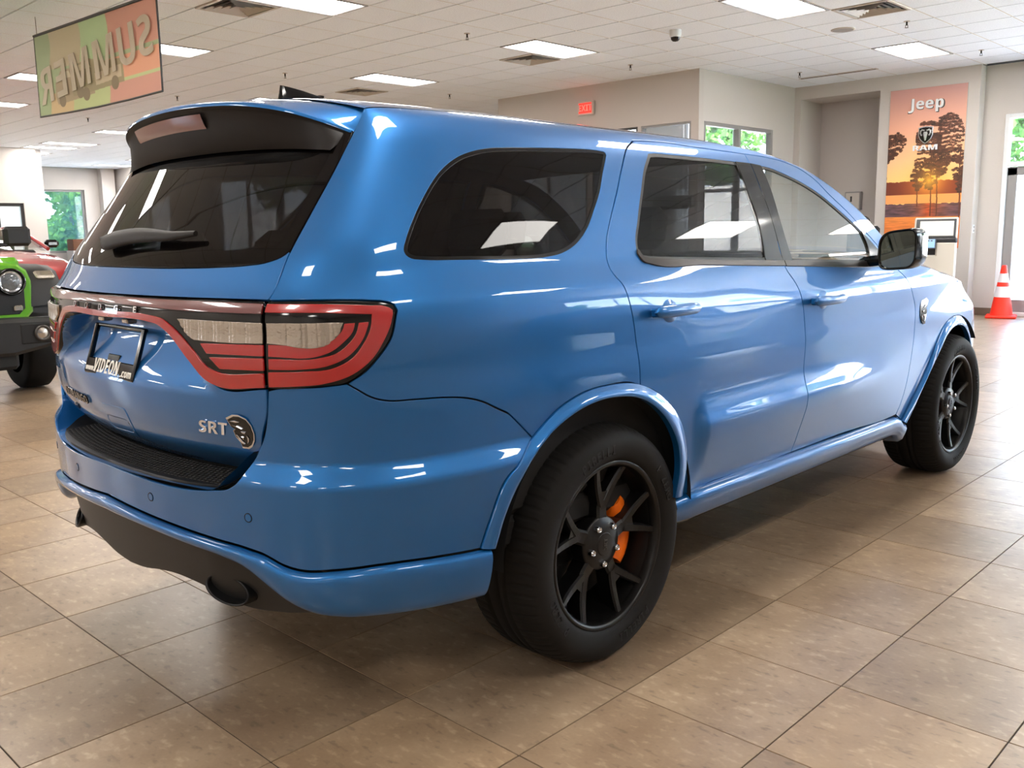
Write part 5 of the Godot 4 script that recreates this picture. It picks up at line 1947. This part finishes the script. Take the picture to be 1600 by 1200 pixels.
func poster() -> void:
	var o := base("sunset_poster", "tall printed poster of pines at a lake sunset on the back wall", "poster", Vector3(-2.715, 2.17, BACK + 0.001))
	var w := 256
	var h := 512
	var im := Image.create(w, h, false, Image.FORMAT_RGB8)
	var sky := Gradient.new()
	sky.offsets = PackedFloat32Array([0.0, 0.25, 0.45, 0.60])
	sky.colors = PackedColorArray([Color(0.74, 0.55, 0.53), Color(0.90, 0.66, 0.56), Color(0.98, 0.76, 0.56), Color(1.0, 0.80, 0.48)])
	var nz := noise(0.03, 3, 4)
	for y in h:
		for x in w:
			var v := float(y) / h
			var sunp := Vector2(x - 0.58 * w, y - 0.565 * h)
			var c := sky.sample(v)
			var glow := exp(-sunp.length() / 46.0)
			var edge := 0.575 + 0.006 * nz.get_noise_1d(x * 1.4)
			if v > edge and v < 0.66:
				c = Color(0.42, 0.17, 0.09).lerp(Color(0.85, 0.35, 0.08), glow)
			elif v >= 0.66 and v < 0.715:
				c = Color(0.93, 0.62, 0.36)
			elif v >= 0.715 + 0.01 * nz.get_noise_1d(x) and v < 0.80:
				c = Color(0.42, 0.30, 0.34).lerp(Color(0.80, 0.30, 0.10), clampf(exp(-absf(sunp.x) / 30.0), 0, 1)) * (0.85 + 0.4 * nz.get_noise_2d(x * 0.6, y * 4.0))
			elif v >= 0.80:
				c = Color(0.95, 0.56, 0.26).lerp(Color(0.86, 0.42, 0.16), clampf((v - 0.8) * 5.0, 0, 1)) * (0.95 + 0.15 * nz.get_noise_2d(x * 0.5, y * 6.0))
			c = c.lerp(Color(1.0, 0.86, 0.45), clampf(exp(-sunp.length() / 17.0) * 1.2, 0, 1))
			c = c.lerp(Color(1.0, 0.55, 0.12), glow * 0.45)
			im.set_pixel(x, y, c)
	var rng := RandomNumberGenerator.new()
	rng.seed = 3
	var dab := func(x: float, y: float, rx: float, ry: float, c: Color) -> void:
		for yy in range(int(y - ry), int(y + ry) + 1):
			for xx in range(int(x - rx), int(x + rx) + 1):
				if xx < 0 or yy < 0 or xx >= w or yy >= h:
					continue
				if Vector2((xx - x) / rx, (yy - y) / ry).length() < 1.0 and rng.randf() < 0.85:
					im.set_pixel(xx, yy, c)
	# pines: trunks and drooping tufts of boughs, and their reflections
	for t in [[0.68, 0.19, 0.80, 0.27, 60], [0.60, 0.38, 0.80, 0.20, 30], [0.0, 0.28, 0.56, 0.21, 40], [0.97, 0.38, 0.86, 0.10, 20], [0.42, 0.52, 0.74, 0.08, 10]]:
		var x0: float = t[0] * w
		var y0: float = t[1] * h
		var y1: float = t[2] * h
		for y in range(int(y0), int(y1)):
			for q in range(-2, 2):
				var xx := int(x0 + q + 3.0 * sin(y * 0.02))
				if xx >= 0 and xx < w:
					im.set_pixel(xx, y, Color(0.36, 0.17, 0.10))
		for k in t[4]:
			var f := rng.randf()
			var by := lerpf(y0, lerpf(y0, y1, 0.62), f)
			var reach: float = t[3] * w * (0.35 + 0.75 * sin(PI * minf(f + 0.15, 1.0)))
			var sg := -1.0 if k % 2 else 1.0
			for q in 9:
				var s := q / 8.0
				dab.call(x0 + sg * reach * s, by - 9.0 * sin(s * 2.2) + rng.randf_range(-4, 4), 8.0 - 3.0 * s, 3.6, Color(0.38, 0.21, 0.14).lerp(Color(0.20, 0.12, 0.08), rng.randf()))
	for k in 16:
		var x := rng.randf_range(0.35, 0.9) * w
		for y in range(int(0.81 * h), int(rng.randf_range(0.86, 0.99) * h)):
			var xx := int(x + 2.0 * sin(y * 0.4))
			im.set_pixel(clampi(xx, 0, w - 1), y, Color(0.62, 0.28, 0.10))
	for y in h:
		for x in w:
			var l := Vector2(x - 0.57 * w, y - 0.575 * h).length()
			im.set_pixel(x, y, im.get_pixel(x, y).lerp(Color(1.0, 0.72, 0.22), clampf(exp(-l / 30.0) * 0.95, 0, 1)))
	var m := mat("poster_print", Color.WHITE, 0.5)
	m.albedo_texture = ImageTexture.create_from_image(im)
	var b := MB.new()
	b.box(Vector3(0, 0, 0.009), Vector3(1.116, 2.36, 0.018), 0.002)
	put(b, "panel", M.vent_white, o)
	var f := MB.new()
	var ids := []
	for q in [[-1, 1, 0, 0], [1, 1, 1, 0], [1, -1, 1, 1], [-1, -1, 0, 1]]:
		ids.append(f.vert(Vector3(q[0] * 0.555, q[1] * 1.177, 0.0187), Vector3.BACK, Vector2(q[2], q[3])))
	f.quad(ids[0], ids[1], ids[2], ids[3])
	put(f, "print", m, o)
	# raised signs on the poster
	var j := base("wall_lettering", "raised silver four-letter word near the top of the sunset poster", "sign", Vector3(-2.715, 3.115, BACK + 0.02))
	put(MB.new().join(letters("Jeep", 0.155, 0.02), Transform3D(Basis.from_scale(Vector3(1.08, 1, 1)), Vector3(0, 0.0, 0.012))), "lettering", M.white_frame, j)
	put(MB.new().join(letters("Jeep", 0.163, 0.01), Transform3D(Basis.from_scale(Vector3(1.08, 1, 1)), Vector3(0.003, -0.004, 0.004))), "backing", M.machine_dark, j)
	var r := base("shield_emblem", "black and silver shield emblem of a horned animal's head on the poster", "emblem", Vector3(-2.715, 2.665, BACK + 0.02))
	var shield := PackedVector2Array()
	for q in pts("-.5,.5 -.25,.55 0,.57 .25,.55 .5,.5 .5,-.05 .38,-.32 .18,-.52 0,-.62 -.18,-.52 -.38,-.32 -.5,-.05"):
		shield.append(q * Vector2(0.215, 0.215))
	put(MB.new().slab(shield, 0.02, Transform3D.IDENTITY, 0.004), "shield_edge", M.chrome, r)
	var inner := PackedVector2Array()
	for q in shield:
		inner.append(q * 0.86)
	put(MB.new().slab(inner, 0.004, Transform3D(Basis.IDENTITY, Vector3(0, 0, 0.02))), "shield_field", M.black_gloss, r)
	var hd := MB.new()
	for s in [-1.0, 1.0]:
		for poly in ["0,.20 .12,.22 .16,.05 .10,-.18 .06,-.40 0,-.44", ".10,.34 .26,.40 .38,.30 .40,.10 .34,-.06 .24,-.10 .20,-.02 .28,.06 .30,.18 .24,.28 .14,.26 .06,.27 .04,.32"]:
			var p := PackedVector2Array()
			for q in pts(poly):
				p.append(Vector2(q.x * s, q.y) * 0.205)
			hd.slab(p, 0.008, Transform3D(Basis.IDENTITY, Vector3(0, 0, 0.022)), 0.002)
	put(hd, "horned_head", M.chrome, r)
	var n := base("wall_lettering", "raised white three-letter word below the shield emblem on the poster", "sign", Vector3(-2.715, 2.475, BACK + 0.02))
	put(MB.new().join(letters("RAM", 0.075, 0.015), Transform3D(Basis.from_scale(Vector3(1.7, 1, 1)), Vector3(0, 0, 0.006))), "lettering", M.white_frame, n)


func banner() -> void:
	var o := base("hanging_banner", "printed fabric banner hung from the ceiling, seen from its back", "banner")
	var a := Vector3(-7.75, 3.40, -1.60)
	var b := Vector3(-5.30, 3.40, -1.74)
	var w := 512
	var h := 192
	var im := Image.create(w, h, false, Image.FORMAT_RGB8)
	var blocks := [[0.0, 0.0, Color(0.58, 0.61, 0.48)], [0.13, 0.0, Color(0.68, 0.62, 0.51)], [0.40, 0.0, Color(0.63, 0.69, 0.52)], [0.62, 0.0, Color(0.72, 0.52, 0.45)], [0.0, 0.45, Color(0.59, 0.63, 0.49)], [0.62, 0.5, Color(0.79, 0.57, 0.46)], [0.10, 0.74, Color(0.73, 0.63, 0.48)], [0.30, 0.74, Color(0.67, 0.69, 0.50)], [0.60, 0.78, Color(0.73, 0.54, 0.48)]]
	for y in h:
		for x in w:
			var c := Color(0.58, 0.61, 0.48)
			for q in blocks:
				if x >= q[0] * w + 6.0 * sin(y * 0.05) and y >= q[1] * h:
					c = q[2]
			im.set_pixel(x, y, c)
	# two pickup silhouettes of the print, pale and dark
	var fill := func(poly: PackedVector2Array, c: Color) -> void:
		var lo := poly[0]
		var hi := poly[0]
		for p in poly:
			lo = lo.min(p)
			hi = hi.max(p)
		for y in range(maxi(int(lo.y), 0), mini(int(hi.y) + 1, h)):
			for x in range(maxi(int(lo.x), 0), mini(int(hi.x) + 1, w)):
				if Geometry2D.is_point_in_polygon(Vector2(x, y), poly):
					im.set_pixel(x, y, c)
	fill.call(pts("85,120 110,95 150,92 165,112 230,108 250,118 250,160 90,170 80,150"), Color(0.61, 0.54, 0.44))
	fill.call(pts("100,112 112,99 146,97 156,112"), Color(0.74, 0.69, 0.58))
	fill.call(pts("150,128 165,90 235,82 300,96 370,100 372,150 160,158"), Color(0.57, 0.52, 0.41))
	fill.call(pts("175,104 182,92 228,88 244,102"), Color(0.70, 0.65, 0.53))
	fill.call(pts("255,118 362,112 362,138 258,144"), Color(0.70, 0.63, 0.53))
	for q in [Vector2(110, 162), Vector2(215, 158), Vector2(190, 150), Vector2(335, 148)]:
		var ring := PackedVector2Array()
		for k in 16:
			ring.append(q + Vector2(cos(TAU * k / 16.0), sin(TAU * k / 16.0)) * 15.0)
		fill.call(ring, Color(0.50, 0.44, 0.36))
	var m := mat("banner_print", Color.WHITE, 0.85)
	m.albedo_texture = ImageTexture.create_from_image(im)
	m.backlight_enabled = true
	m.backlight = Color(0.61, 0.61, 0.61)
	var rows := []
	var back := []
	var side := (b - a).cross(Vector3.UP).normalized()
	for i in 9:
		var row := []
		for j in 33:
			var s := j / 32.0
			var t := i / 8.0
			row.append(a.lerp(b, s) + Vector3(0, -0.80 * t - 0.015 * sin(s * PI), 0) + side * (0.008 * sin(s * 5.0 + t * 2.0) * t))
		rows.append(row)
	var sh := MB.new().grid(rows)
	for k in sh.uv.size():
		sh.uv[k] = Vector2((k % 33) / 32.0, float(k / 33) / 8.0)
	put(sh, "fabric", m, o)
	# the lettering of the far side, reading backwards from here
	var t := MB.new()
	var d := (b - a).normalized()
	var tr := Transform3D(Basis(-d, Vector3.UP, -side * (1.0 if side.z < 0 else -1.0)), Vector3.ZERO)
	var word := letters("SUMMER", 0.34, 0.003)
	var wb := MB.new().join(word, Transform3D(Basis.from_scale(Vector3(1.16, 1, 1)), Vector3.ZERO), true)
	var fwd := Transform3D(Basis(d, Vector3.UP, d.cross(Vector3.UP)), a.lerp(b, 0.50) + Vector3(0, -0.42, 0))
	t.join(wb, Transform3D(fwd.basis * Basis(Vector3.BACK, 0.10), fwd.origin - side * 0.0))
	var off := 0.016
	for k in t.v.size():
		t.v[k] += side * off
	var lm := mat("banner_letters", Color(0.72, 0.66, 0.58), 0.85)
	lm.backlight_enabled = true
	lm.backlight = Color(0.5, 0.5, 0.5)
	put(t, "banner_lettering", lm, o)
	var hem := MB.new()
	hem.tube([a, b], 0.014, 8)
	hem.tube([rows[8][0], rows[8][8], rows[8][16], rows[8][24], rows[8][32]], 0.010, 6)
	hem.tube([rows[0][0], rows[4][0], rows[8][0]], 0.006, 6)
	hem.tube([rows[0][32], rows[4][32], rows[8][32]], 0.010, 6)
	put(hem, "hem_rod", M.dark_frame, o)
	var cords := MB.new()
	for s in [0.03, 0.97]:
		cords.tube([a.lerp(b, s), a.lerp(b, s) + Vector3(0, CEIL - 3.40, 0)], 0.003, 5)
	put(cords, "hanging_cord", M.dark_frame, o)


func copier() -> void:
	var o := base("copying_machine", "white office copying machine with open touch screen before the sunset poster", "copier", Vector3(-2.22, 0, -11.55), 0.30)
	put(MB.new().box(Vector3(0, 0.46, 0), Vector3(0.56, 0.92, 0.56), 0.02), "cabinet", M.machine_white, o)
	for k in 3:
		put(MB.new().box(Vector3(0, 0.16 + 0.19 * k, 0.285), Vector3(0.52, 0.17, 0.02), 0.008), "paper_drawer", M.machine_white, o)
	put(MB.new().box(Vector3(-0.10, 0.965, 0.02), Vector3(0.36, 0.14, 0.46), 0.02), "output_bay", M.machine_dark, o)
	put(MB.new().box(Vector3(0.15, 0.99, 0), Vector3(0.26, 0.22, 0.56), 0.02), "tower", M.machine_white, o)
	put(MB.new().box(Vector3(0, 1.115, 0), Vector3(0.57, 0.075, 0.54), 0.015), "scanner_bed", M.machine_dark, o)
	var lid := Basis(Vector3.RIGHT, deg_to_rad(60.0))
	put(MB.new().box(Vector3(0, 1.29, -0.10), Vector3(0.57, 0.045, 0.34), 0.015, lid), "scanner_lid", M.machine_white, o)
	put(MB.new().box(Vector3(0, 1.288, -0.066) , Vector3(0.52, 0.012, 0.30), 0.004, lid), "lid_frame", M.machine_dark, o)
	put(MB.new().box(Vector3(0.01, 1.285, -0.058), Vector3(0.44, 0.010, 0.24), 0.003, lid), "lid_pad", M.machine_white, o)
	var sb := Basis(Vector3.RIGHT, deg_to_rad(58.0))
	put(MB.new().box(Vector3(-0.12, 1.075, 0.33), Vector3(0.30, 0.02, 0.17), 0.006, sb), "screen_case", M.machine_dark, o)
	var sm := mat("screen_blue", Color(0.40, 0.52, 0.68), 0.2)
	sm.emission_enabled = true
	sm.emission = Color(0.45, 0.6, 0.82)
	sm.emission_energy_multiplier = 0.5
	put(MB.new().box(Vector3(-0.12, 1.082, 0.340), Vector3(0.265, 0.008, 0.135), 0.001, sb), "screen", sm, o)
	var ic := MB.new()
	for q in [[-0.21, 0.04], [-0.17, 0.04], [-0.07, 0.04], [-0.03, 0.04], [-0.12, 0.0]]:
		ic.box(Vector3(-0.12, 1.086, 0.344) + sb * Vector3(q[0] + 0.12, 0.0, -q[1]), Vector3(0.026, 0.002, 0.018), 0.0, sb)
	put(ic, "screen_icon", M.machine_dark, o)
	put(MB.new().tube([Vector3(0.30, 0.4, -0.2), Vector3(0.36, 0.3, -0.2), Vector3(0.38, 0.03, -0.22), Vector3(0.40, 0.012, -0.5)], 0.008, 6), "power_cable", M.machine_dark, o)


func cone(at: Vector3) -> void:
	var o := base("traffic_cone", "orange traffic cone with two pale bands beside the glass door", "traffic cone", at, 0.25)
	put(MB.new().box(Vector3(0, 0.02, 0), Vector3(0.40, 0.04, 0.40), 0.015), "foot", M.cone_orange, o)
	put(MB.new().lathe([Vector2(0.152, 0.035), Vector2(0.148, 0.05), Vector2(0.108, 0.30)], 32), "cone_section", M.cone_orange, o)
	put(MB.new().lathe([Vector2(0.083, 0.45), Vector2(0.074, 0.51)], 32), "cone_section", M.cone_orange, o)
	put(MB.new().lathe([Vector2(0.052, 0.635), Vector2(0.036, 0.735), Vector2(0.028, 0.752), Vector2(0.020, 0.748), Vector2(0.020, 0.70)], 32), "cone_section", M.cone_orange, o)
	put(MB.new().lathe([Vector2(0.109, 0.30), Vector2(0.084, 0.45)], 32), "pale_band", M.cone_band, o)
	put(MB.new().lathe([Vector2(0.075, 0.51), Vector2(0.053, 0.635)], 32), "pale_band", M.cone_band, o)


# ---------------------------------------------------------------- other cars

func road_wheel(o: Node3D, at: Vector3, r: float, wd: float, s: float, rim_mat: Material) -> void:
	var turn := Transform3D(Basis(Vector3.RIGHT, PI / 2 * s), at)
	var t := put(MB.new().lathe([Vector2(r * 0.62, -wd * 0.5), Vector2(r * 0.9, -wd * 0.5), Vector2(r * 0.985, -wd * 0.38), Vector2(r, 0), Vector2(r * 0.985, wd * 0.38), Vector2(r * 0.9, wd * 0.5), Vector2(r * 0.66, wd * 0.5), Vector2(r * 0.62, wd * 0.42)], 56, turn), "tyre", M.rubber, o)
	var rim := MB.new().lathe([Vector2(r * 0.64, wd * 0.44), Vector2(r * 0.60, wd * 0.42), Vector2(r * 0.57, wd * 0.1)], 48, turn)
	rim.lathe([Vector2(0.0, wd * 0.36), Vector2(r * 0.14, wd * 0.36), Vector2(r * 0.17, wd * 0.2)], 24, turn)
	for k in 5:
		var a := TAU * k / 5.0
		rim.box(turn * Vector3(cos(a) * r * 0.36, wd * 0.33, sin(a) * r * 0.36), Vector3(r * 0.48, 0.03, r * 0.13), 0.008, turn.basis * Basis(Vector3.UP, -a))
	rim.lathe([Vector2(0.0, wd * 0.05), Vector2(r * 0.57, wd * 0.05)], 32, turn)
	put(rim, "wheel_rim", rim_mat, t)


# a low coupe built from lofted sections; nose towards +x
func coupe(label: String, at: Vector3, turn: float, pm: Material) -> Node3D:
	var o := base("coupe_car", label, "car", at, turn)
	var body := []
	var lower := lut("-2.4:.55 -2.2:.30 -1.4:.20 1.5:.20 2.1:.24 2.35:.36 2.42:.50")
	var upper := lut("-2.42:.78 -2.3:1.00 -1.6:1.03 -0.8:1.00 0.6:.98 1.0:.97 1.7:.90 2.15:.80 2.35:.68 2.42:.58")
	var half := lut("-2.42:.72 -2.2:.88 -1.4:.94 0:.93 1.4:.93 1.9:.88 2.25:.72 2.42:.50")
	for i in 61:
		var x := lerpf(-2.42, 2.42, i / 60.0)
		var y0 := look(lower, x)
		var y1 := look(upper, x)
		var hw := look(half, x)
		var row := []
		for q in [[-0.80, 0.0], [-0.96, 0.06], [-1.0, 0.28], [-0.985, 0.52], [-0.965, 0.72], [-0.90, 0.88], [-0.78, 0.955], [-0.4, 1.0], [0.0, 1.02], [0.4, 1.0], [0.78, 0.955], [0.90, 0.88], [0.965, 0.72], [0.985, 0.52], [1.0, 0.28], [0.96, 0.06], [0.80, 0.0]]:
			row.append(Vector3(x, lerpf(y0, y1, q[1]), q[0] * hw))
		body.append(row)
	put(MB.new().grid(body), "body", pm, o)
	# cabin: glass all round under a painted roof
	var section := func(x: float, y: float, hw: float) -> Array:
		var row := []
		for j in 17:
			var c := -cos(PI * j / 16.0)
			row.append(Vector3(x + 0.10 * (1.0 - c * c), y - 0.03 * c * c, hw * c))
		return row
	put(MB.new().grid([section.call(1.05, 0.985, 0.78), section.call(0.75, 1.11, 0.74), section.call(0.45, 1.22, 0.68), section.call(0.20, 1.29, 0.63)]), "windscreen", M.tint_glass, o)
	put(MB.new().grid([section.call(0.20, 1.29, 0.63), section.call(-0.1, 1.325, 0.61), section.call(-0.5, 1.33, 0.60), section.call(-0.9, 1.29, 0.58)]), "roof", pm, o)
	put(MB.new().grid([section.call(-0.9, 1.29, 0.58), section.call(-1.4, 1.17, 0.62), section.call(-1.85, 1.03, 0.66)]), "rear_glass", M.tint_glass, o)
	for s in [-1.0, 1.0]:
		var g := MB.new()
		g.grid([[Vector3(0.95, 1.0, s * 0.80), Vector3(0.2, 1.0, s * 0.84), Vector3(-0.6, 1.02, s * 0.84), Vector3(-1.6, 1.03, s * 0.78)], [Vector3(0.22, 1.25, s * 0.66), Vector3(0.0, 1.29, s * 0.66), Vector3(-0.5, 1.30, s * 0.65), Vector3(-0.95, 1.25, s * 0.62)]])
		put(g, "side_glass", M.tint_glass, o)
		put(MB.new().tube([Vector3(1.06, 0.985, s * 0.80), Vector3(0.62, 1.155, s * 0.735), Vector3(0.22, 1.275, s * 0.66), Vector3(-0.2, 1.30, s * 0.645), Vector3(-0.9, 1.26, s * 0.62), Vector3(-1.75, 1.04, s * 0.74)], 0.03, 8), "roof_pillar", pm, o)
		var mi := put(MB.new().box(Vector3(0.66, 1.06, s * 1.0), Vector3(0.12, 0.12, 0.20), 0.04).box(Vector3(0.68, 1.02, s * 0.88), Vector3(0.06, 0.04, 0.12), 0.01), "door_mirror", M.black_gloss, o)
		put(MB.new().box(Vector3(2.26, 0.60, s * 0.60), Vector3(0.14, 0.09, 0.26), 0.03), "headlight", M.clear_lens, o)
		put(MB.new().box(Vector3(-2.38, 0.84, s * 0.55), Vector3(0.08, 0.10, 0.34), 0.03), "tail_light", M.red_lens, o)
		for x in [1.45, -1.42]:
			road_wheel(o, Vector3(x, 0.335, s * 0.83), 0.335, 0.24, s, M.dark_steel)
		for q in [[0.25, 0.62], [-0.7, 0.60]]:
			put(MB.new().box(Vector3(q[0], 0.85, s * 0.36), Vector3(0.16, 0.66, 0.48), 0.06), "seat", M.cloth_dark, o)
	put(MB.new().box(Vector3(2.33, 0.40, 0), Vector3(0.16, 0.18, 1.1), 0.04), "front_grille", M.black_matt, o)
	put(MB.new().box(Vector3(0.85, 0.93, 0), Vector3(0.4, 0.1, 1.3), 0.04), "dashboard", M.dash, o)
	var st := []
	for i in 25:
		st.append(Vector3(0.55, 0.96, 0.36) + Basis(Vector3.BACK, 0.4) * Vector3(0, cos(TAU * i / 24.0) * 0.17, sin(TAU * i / 24.0) * 0.17))
	put(MB.new().tube(st, 0.015, 8), "steering_wheel", M.black_trim, o)
	return o


# square-built off-road car; nose towards +x
func off_roader(at: Vector3, turn: float) -> void:
	var o := base("off_road_car", "lime green off-road car with black bumper and flares facing the blue car's tail", "car", at, turn)
	var pm: Material = M.lime_paint
	var gr := MB.new()
	var hw := 0.66
	# grille panel: upright shield with rounded upper corners
	var outl := PackedVector2Array()
	for q in [[-0.60, 0.68], [-0.655, 0.74], [-0.66, 1.00], [-0.63, 1.09], [-0.56, 1.145], [-0.30, 1.175], [0, 1.18], [0.30, 1.175], [0.56, 1.145], [0.63, 1.09], [0.66, 1.00], [0.655, 0.74], [0.60, 0.68]]:
		outl.append(Vector2(q[0], q[1]))
	var face := Transform3D(Basis(Vector3(0, 0, -1), Vector3(0.0, 1, 0), Vector3(1, 0, 0)), Vector3(0.50, 0, 0))
	gr.slab(outl, 0.12, face, 0.02)
	put(gr, "grille_panel", pm, o)
	var ins := PackedVector2Array()
	for p in outl:
		ins.append(Vector2(p.x * 0.90, lerpf(0.90, p.y, 0.80)))
	put(MB.new().slab(ins, 0.012, Transform3D(face.basis, face.origin + Vector3(0.115, 0, 0)), 0.006), "grille_insert", M.black_trim, o)
	for k in 7:
		put(MB.new().box(Vector3(0.63, 0.93, -0.255 + 0.085 * k), Vector3(0.02, 0.34, 0.045), 0.01), "grille_slot", M.gap, o)
	for s in [-1.0, 1.0]:
		var c := Transform3D(Basis(Vector3.BACK, -PI / 2), Vector3(0.635, 1.0, s * 0.49))
		var hl := put(MB.new().lathe([Vector2(0.115, 0.0), Vector2(0.112, 0.03), Vector2(0.098, 0.03), Vector2(0.09, 0.0)], 40, c), "headlight", M.black_gloss, o)
		put(MB.new().lathe([Vector2(0.092, 0.012), Vector2(0.07, 0.026), Vector2(0.0, 0.034)], 40, c), "lens", M.lamp_glass, hl)
		put(MB.new().lathe([Vector2(0.088, 0.0), Vector2(0.05, -0.02), Vector2(0.02, -0.01), Vector2(0.0, -0.008)], 40, c), "reflector", M.chrome, hl)
		for q in [[-0.03, 0.03], [0.03, 0.03], [-0.03, -0.03], [0.03, -0.03]]:
			put(MB.new().lathe([Vector2(0.024, 0.0), Vector2(0.020, 0.012), Vector2(0.0, 0.014)], 16, Transform3D(c.basis, c.origin + Vector3(-0.004, q[0], q[1]))), "light_element", M.dark_steel, hl)
		put(MB.new().box(Vector3(0.64, 0.775, s * 0.53), Vector3(0.02, 0.05, 0.07), 0.01), "turn_lamp", M.clear_lens, o)
		# fender flare
		var path := []
		for q in [[0.62, 0.78], [0.60, 0.95], [0.48, 1.075], [0.30, 1.12], [-0.25, 1.12], [-0.46, 1.03], [-0.60, 0.80], [-0.66, 0.62]]:
			path.append(q)
		var rows := []
		for q in path:
			rows.append([Vector3(q[0], q[1], s * 0.64), Vector3(q[0], q[1] + 0.012, s * 0.82), Vector3(q[0] * 0.99, q[1] - 0.005, s * 0.915), Vector3(q[0] * 0.97, q[1] - 0.055, s * 0.935), Vector3(q[0] * 0.95, q[1] - 0.075, s * 0.91), Vector3(q[0] * 0.95, q[1] - 0.05, s * 0.64)])
		put(MB.new().grid(rows), "fender_flare", M.black_trim, o)
		put(MB.new().box(Vector3(0.52, 1.04, s * 0.80), Vector3(0.10, 0.045, 0.16), 0.015, Basis(Vector3.BACK, -0.6)), "side_marker", M.clear_lens, o)
		road_wheel(o, Vector3(0.0, 0.40, s * 0.79), 0.40, 0.26, s, M.dark_steel)
		road_wheel(o, Vector3(-2.6, 0.40, s * 0.79), 0.40, 0.26, s, M.dark_steel)
		var fog := Transform3D(Basis(Vector3.BACK, -PI / 2), Vector3(0.875, 0.575, s * 0.62))
		var fo := put(MB.new().lathe([Vector2(0.068, 0.0), Vector2(0.066, 0.022), Vector2(0.048, 0.024), Vector2(0.045, 0.005)], 32, fog), "fog_lamp", M.steel, o)
		put(MB.new().lathe([Vector2(0.046, 0.010), Vector2(0.0, 0.018)], 24, fog), "lens", M.clear_lens, fo)
		put(MB.new().box(Vector3(0.868, 0.575, s * 0.66), Vector3(0.02, 0.17, 0.42), 0.01), "bumper_pocket", M.black_matt, o)
		put(MB.new().box(Vector3(-0.72, 1.38, s * 1.02), Vector3(0.10, 0.19, 0.24), 0.03).box(Vector3(-0.72, 1.30, s * 0.86), Vector3(0.05, 0.04, 0.16), 0.01), "door_mirror", M.black_trim, o)
		put(MB.new().box(Vector3(-1.45, 0.93, s * 0.76), Vector3(1.7, 0.62, 0.06), 0.02), "door", pm, o)
		put(MB.new().box(Vector3(-1.45, 1.52, s * 0.72), Vector3(1.5, 0.46, 0.02), 0.004), "side_glass", M.privacy_glass, o)
	# bumper
	var bp := PackedVector2Array()
	for q in [[-0.87, 0.50], [-0.87, 0.64], [-0.80, 0.69], [-0.36, 0.705], [0.36, 0.705], [0.80, 0.69], [0.87, 0.64], [0.87, 0.50], [0.62, 0.44], [0.40, 0.40], [-0.40, 0.40], [-0.62, 0.44]]:
		bp.append(Vector2(q[0], q[1]))
	put(MB.new().slab(bp, 0.24, Transform3D(face.basis, Vector3(0.63, 0, 0)), 0.03), "front_bumper", M.black_trim, o)
	put(MB.new().box(Vector3(0.72, 0.36, 0), Vector3(0.16, 0.16, 0.9), 0.03), "skid_plate", M.black_matt, o)
	# hood, scuttle, windscreen, hard top, tub
	var hood := []
	for q in [[0.61, 1.135, 0.60], [0.50, 1.185, 0.61], [0.1, 1.215, 0.64], [-0.4, 1.235, 0.68], [-0.80, 1.245, 0.71]]:
		var row := []
		for j in 15:
			var c := -cos(PI * j / 14.0)
			var p := pow(absf(c), 5.0)
			row.append(Vector3(q[0], q[1] - 0.10 * p * p + 0.03 * (1.0 - c * c), q[2] * c * (1.0 - 0.02 * p)))
		hood.append(row)
	put(MB.new().grid(hood), "hood", pm, o)
	put(MB.new().box(Vector3(-0.15, 0.98, 0), Vector3(1.3, 0.44, 1.24), 0.03), "engine_bay", pm, o)
	put(MB.new().box(Vector3(-1.9, 0.90, 0), Vector3(2.3, 0.68, 1.52), 0.04), "tub", pm, o)
	var fr := MB.new()
	for s in [-1.0, 1.0]:
		fr.tube([Vector3(-0.80, 1.25, s * 0.70), Vector3(-1.08, 1.76, s * 0.64)], 0.035, 8)
	fr.tube([Vector3(-1.08, 1.76, -0.64), Vector3(-1.08, 1.76, 0.64)], 0.035, 8)
	fr.tube([Vector3(-0.80, 1.25, -0.70), Vector3(-0.80, 1.25, 0.70)], 0.03, 8)
	put(fr, "windscreen_frame", M.black_trim, o)
	put(MB.new().box(Vector3(-0.94, 1.505, 0), Vector3(0.012, 0.58, 1.30), 0.002, Basis(Vector3.BACK, 0.50)), "windscreen", M.tint_glass, o)
	put(MB.new().box(Vector3(-2.05, 1.79, 0), Vector3(2.0, 0.06, 1.36), 0.02), "hard_top", M.black_trim, o)
	put(MB.new().box(Vector3(-0.2, 0.55, 0), Vector3(1.2, 0.2, 0.9), 0.03), "underbody", M.gap, o)


func other_cars():
	off_roader(Vector3(-6.42, 0, -0.02), 0.0)
	coupe("dark red low coupe parked behind the lime green off-road car", Vector3(-12.9, 0.22, -2.2), 0.0, M.red_paint)
	var o := base("display_platform", "low grey display platform under the dark red coupe", "platform", Vector3(-12.9, 0, -2.2))
	put(MB.new().box(Vector3(0, 0.11, 0), Vector3(5.2, 0.22, 2.3), 0.03), "deck", M.grey_frame, o)
	coupe("pale grey coupe parked outside beyond the storefront door", Vector3(-1.2, -0.06, -19.6), 0.15, M.white_paint)
	# a second utility vehicle like the blue one stands to the right, outside the picture, and shows as a reflection
	var src: Node3D = get_node("sport_utility_vehicle")
	var twin: Node3D = src.duplicate()
	twin.name = numbered("sport_utility_vehicle")
	add_child(twin)
	tag(twin, "dark grey sport utility vehicle parked to the right of the blue one", "car")
	twin.position = Vector3(5.2, 0, -5.0)
	twin.rotation.y = 0.0
	repaint(twin)


func repaint(n: Node) -> void:
	for c in n.get_children():
		if c is MeshInstance3D and c.material_override == M.blue_paint:
			c.material_override = M.grey_paint
		repaint(c)
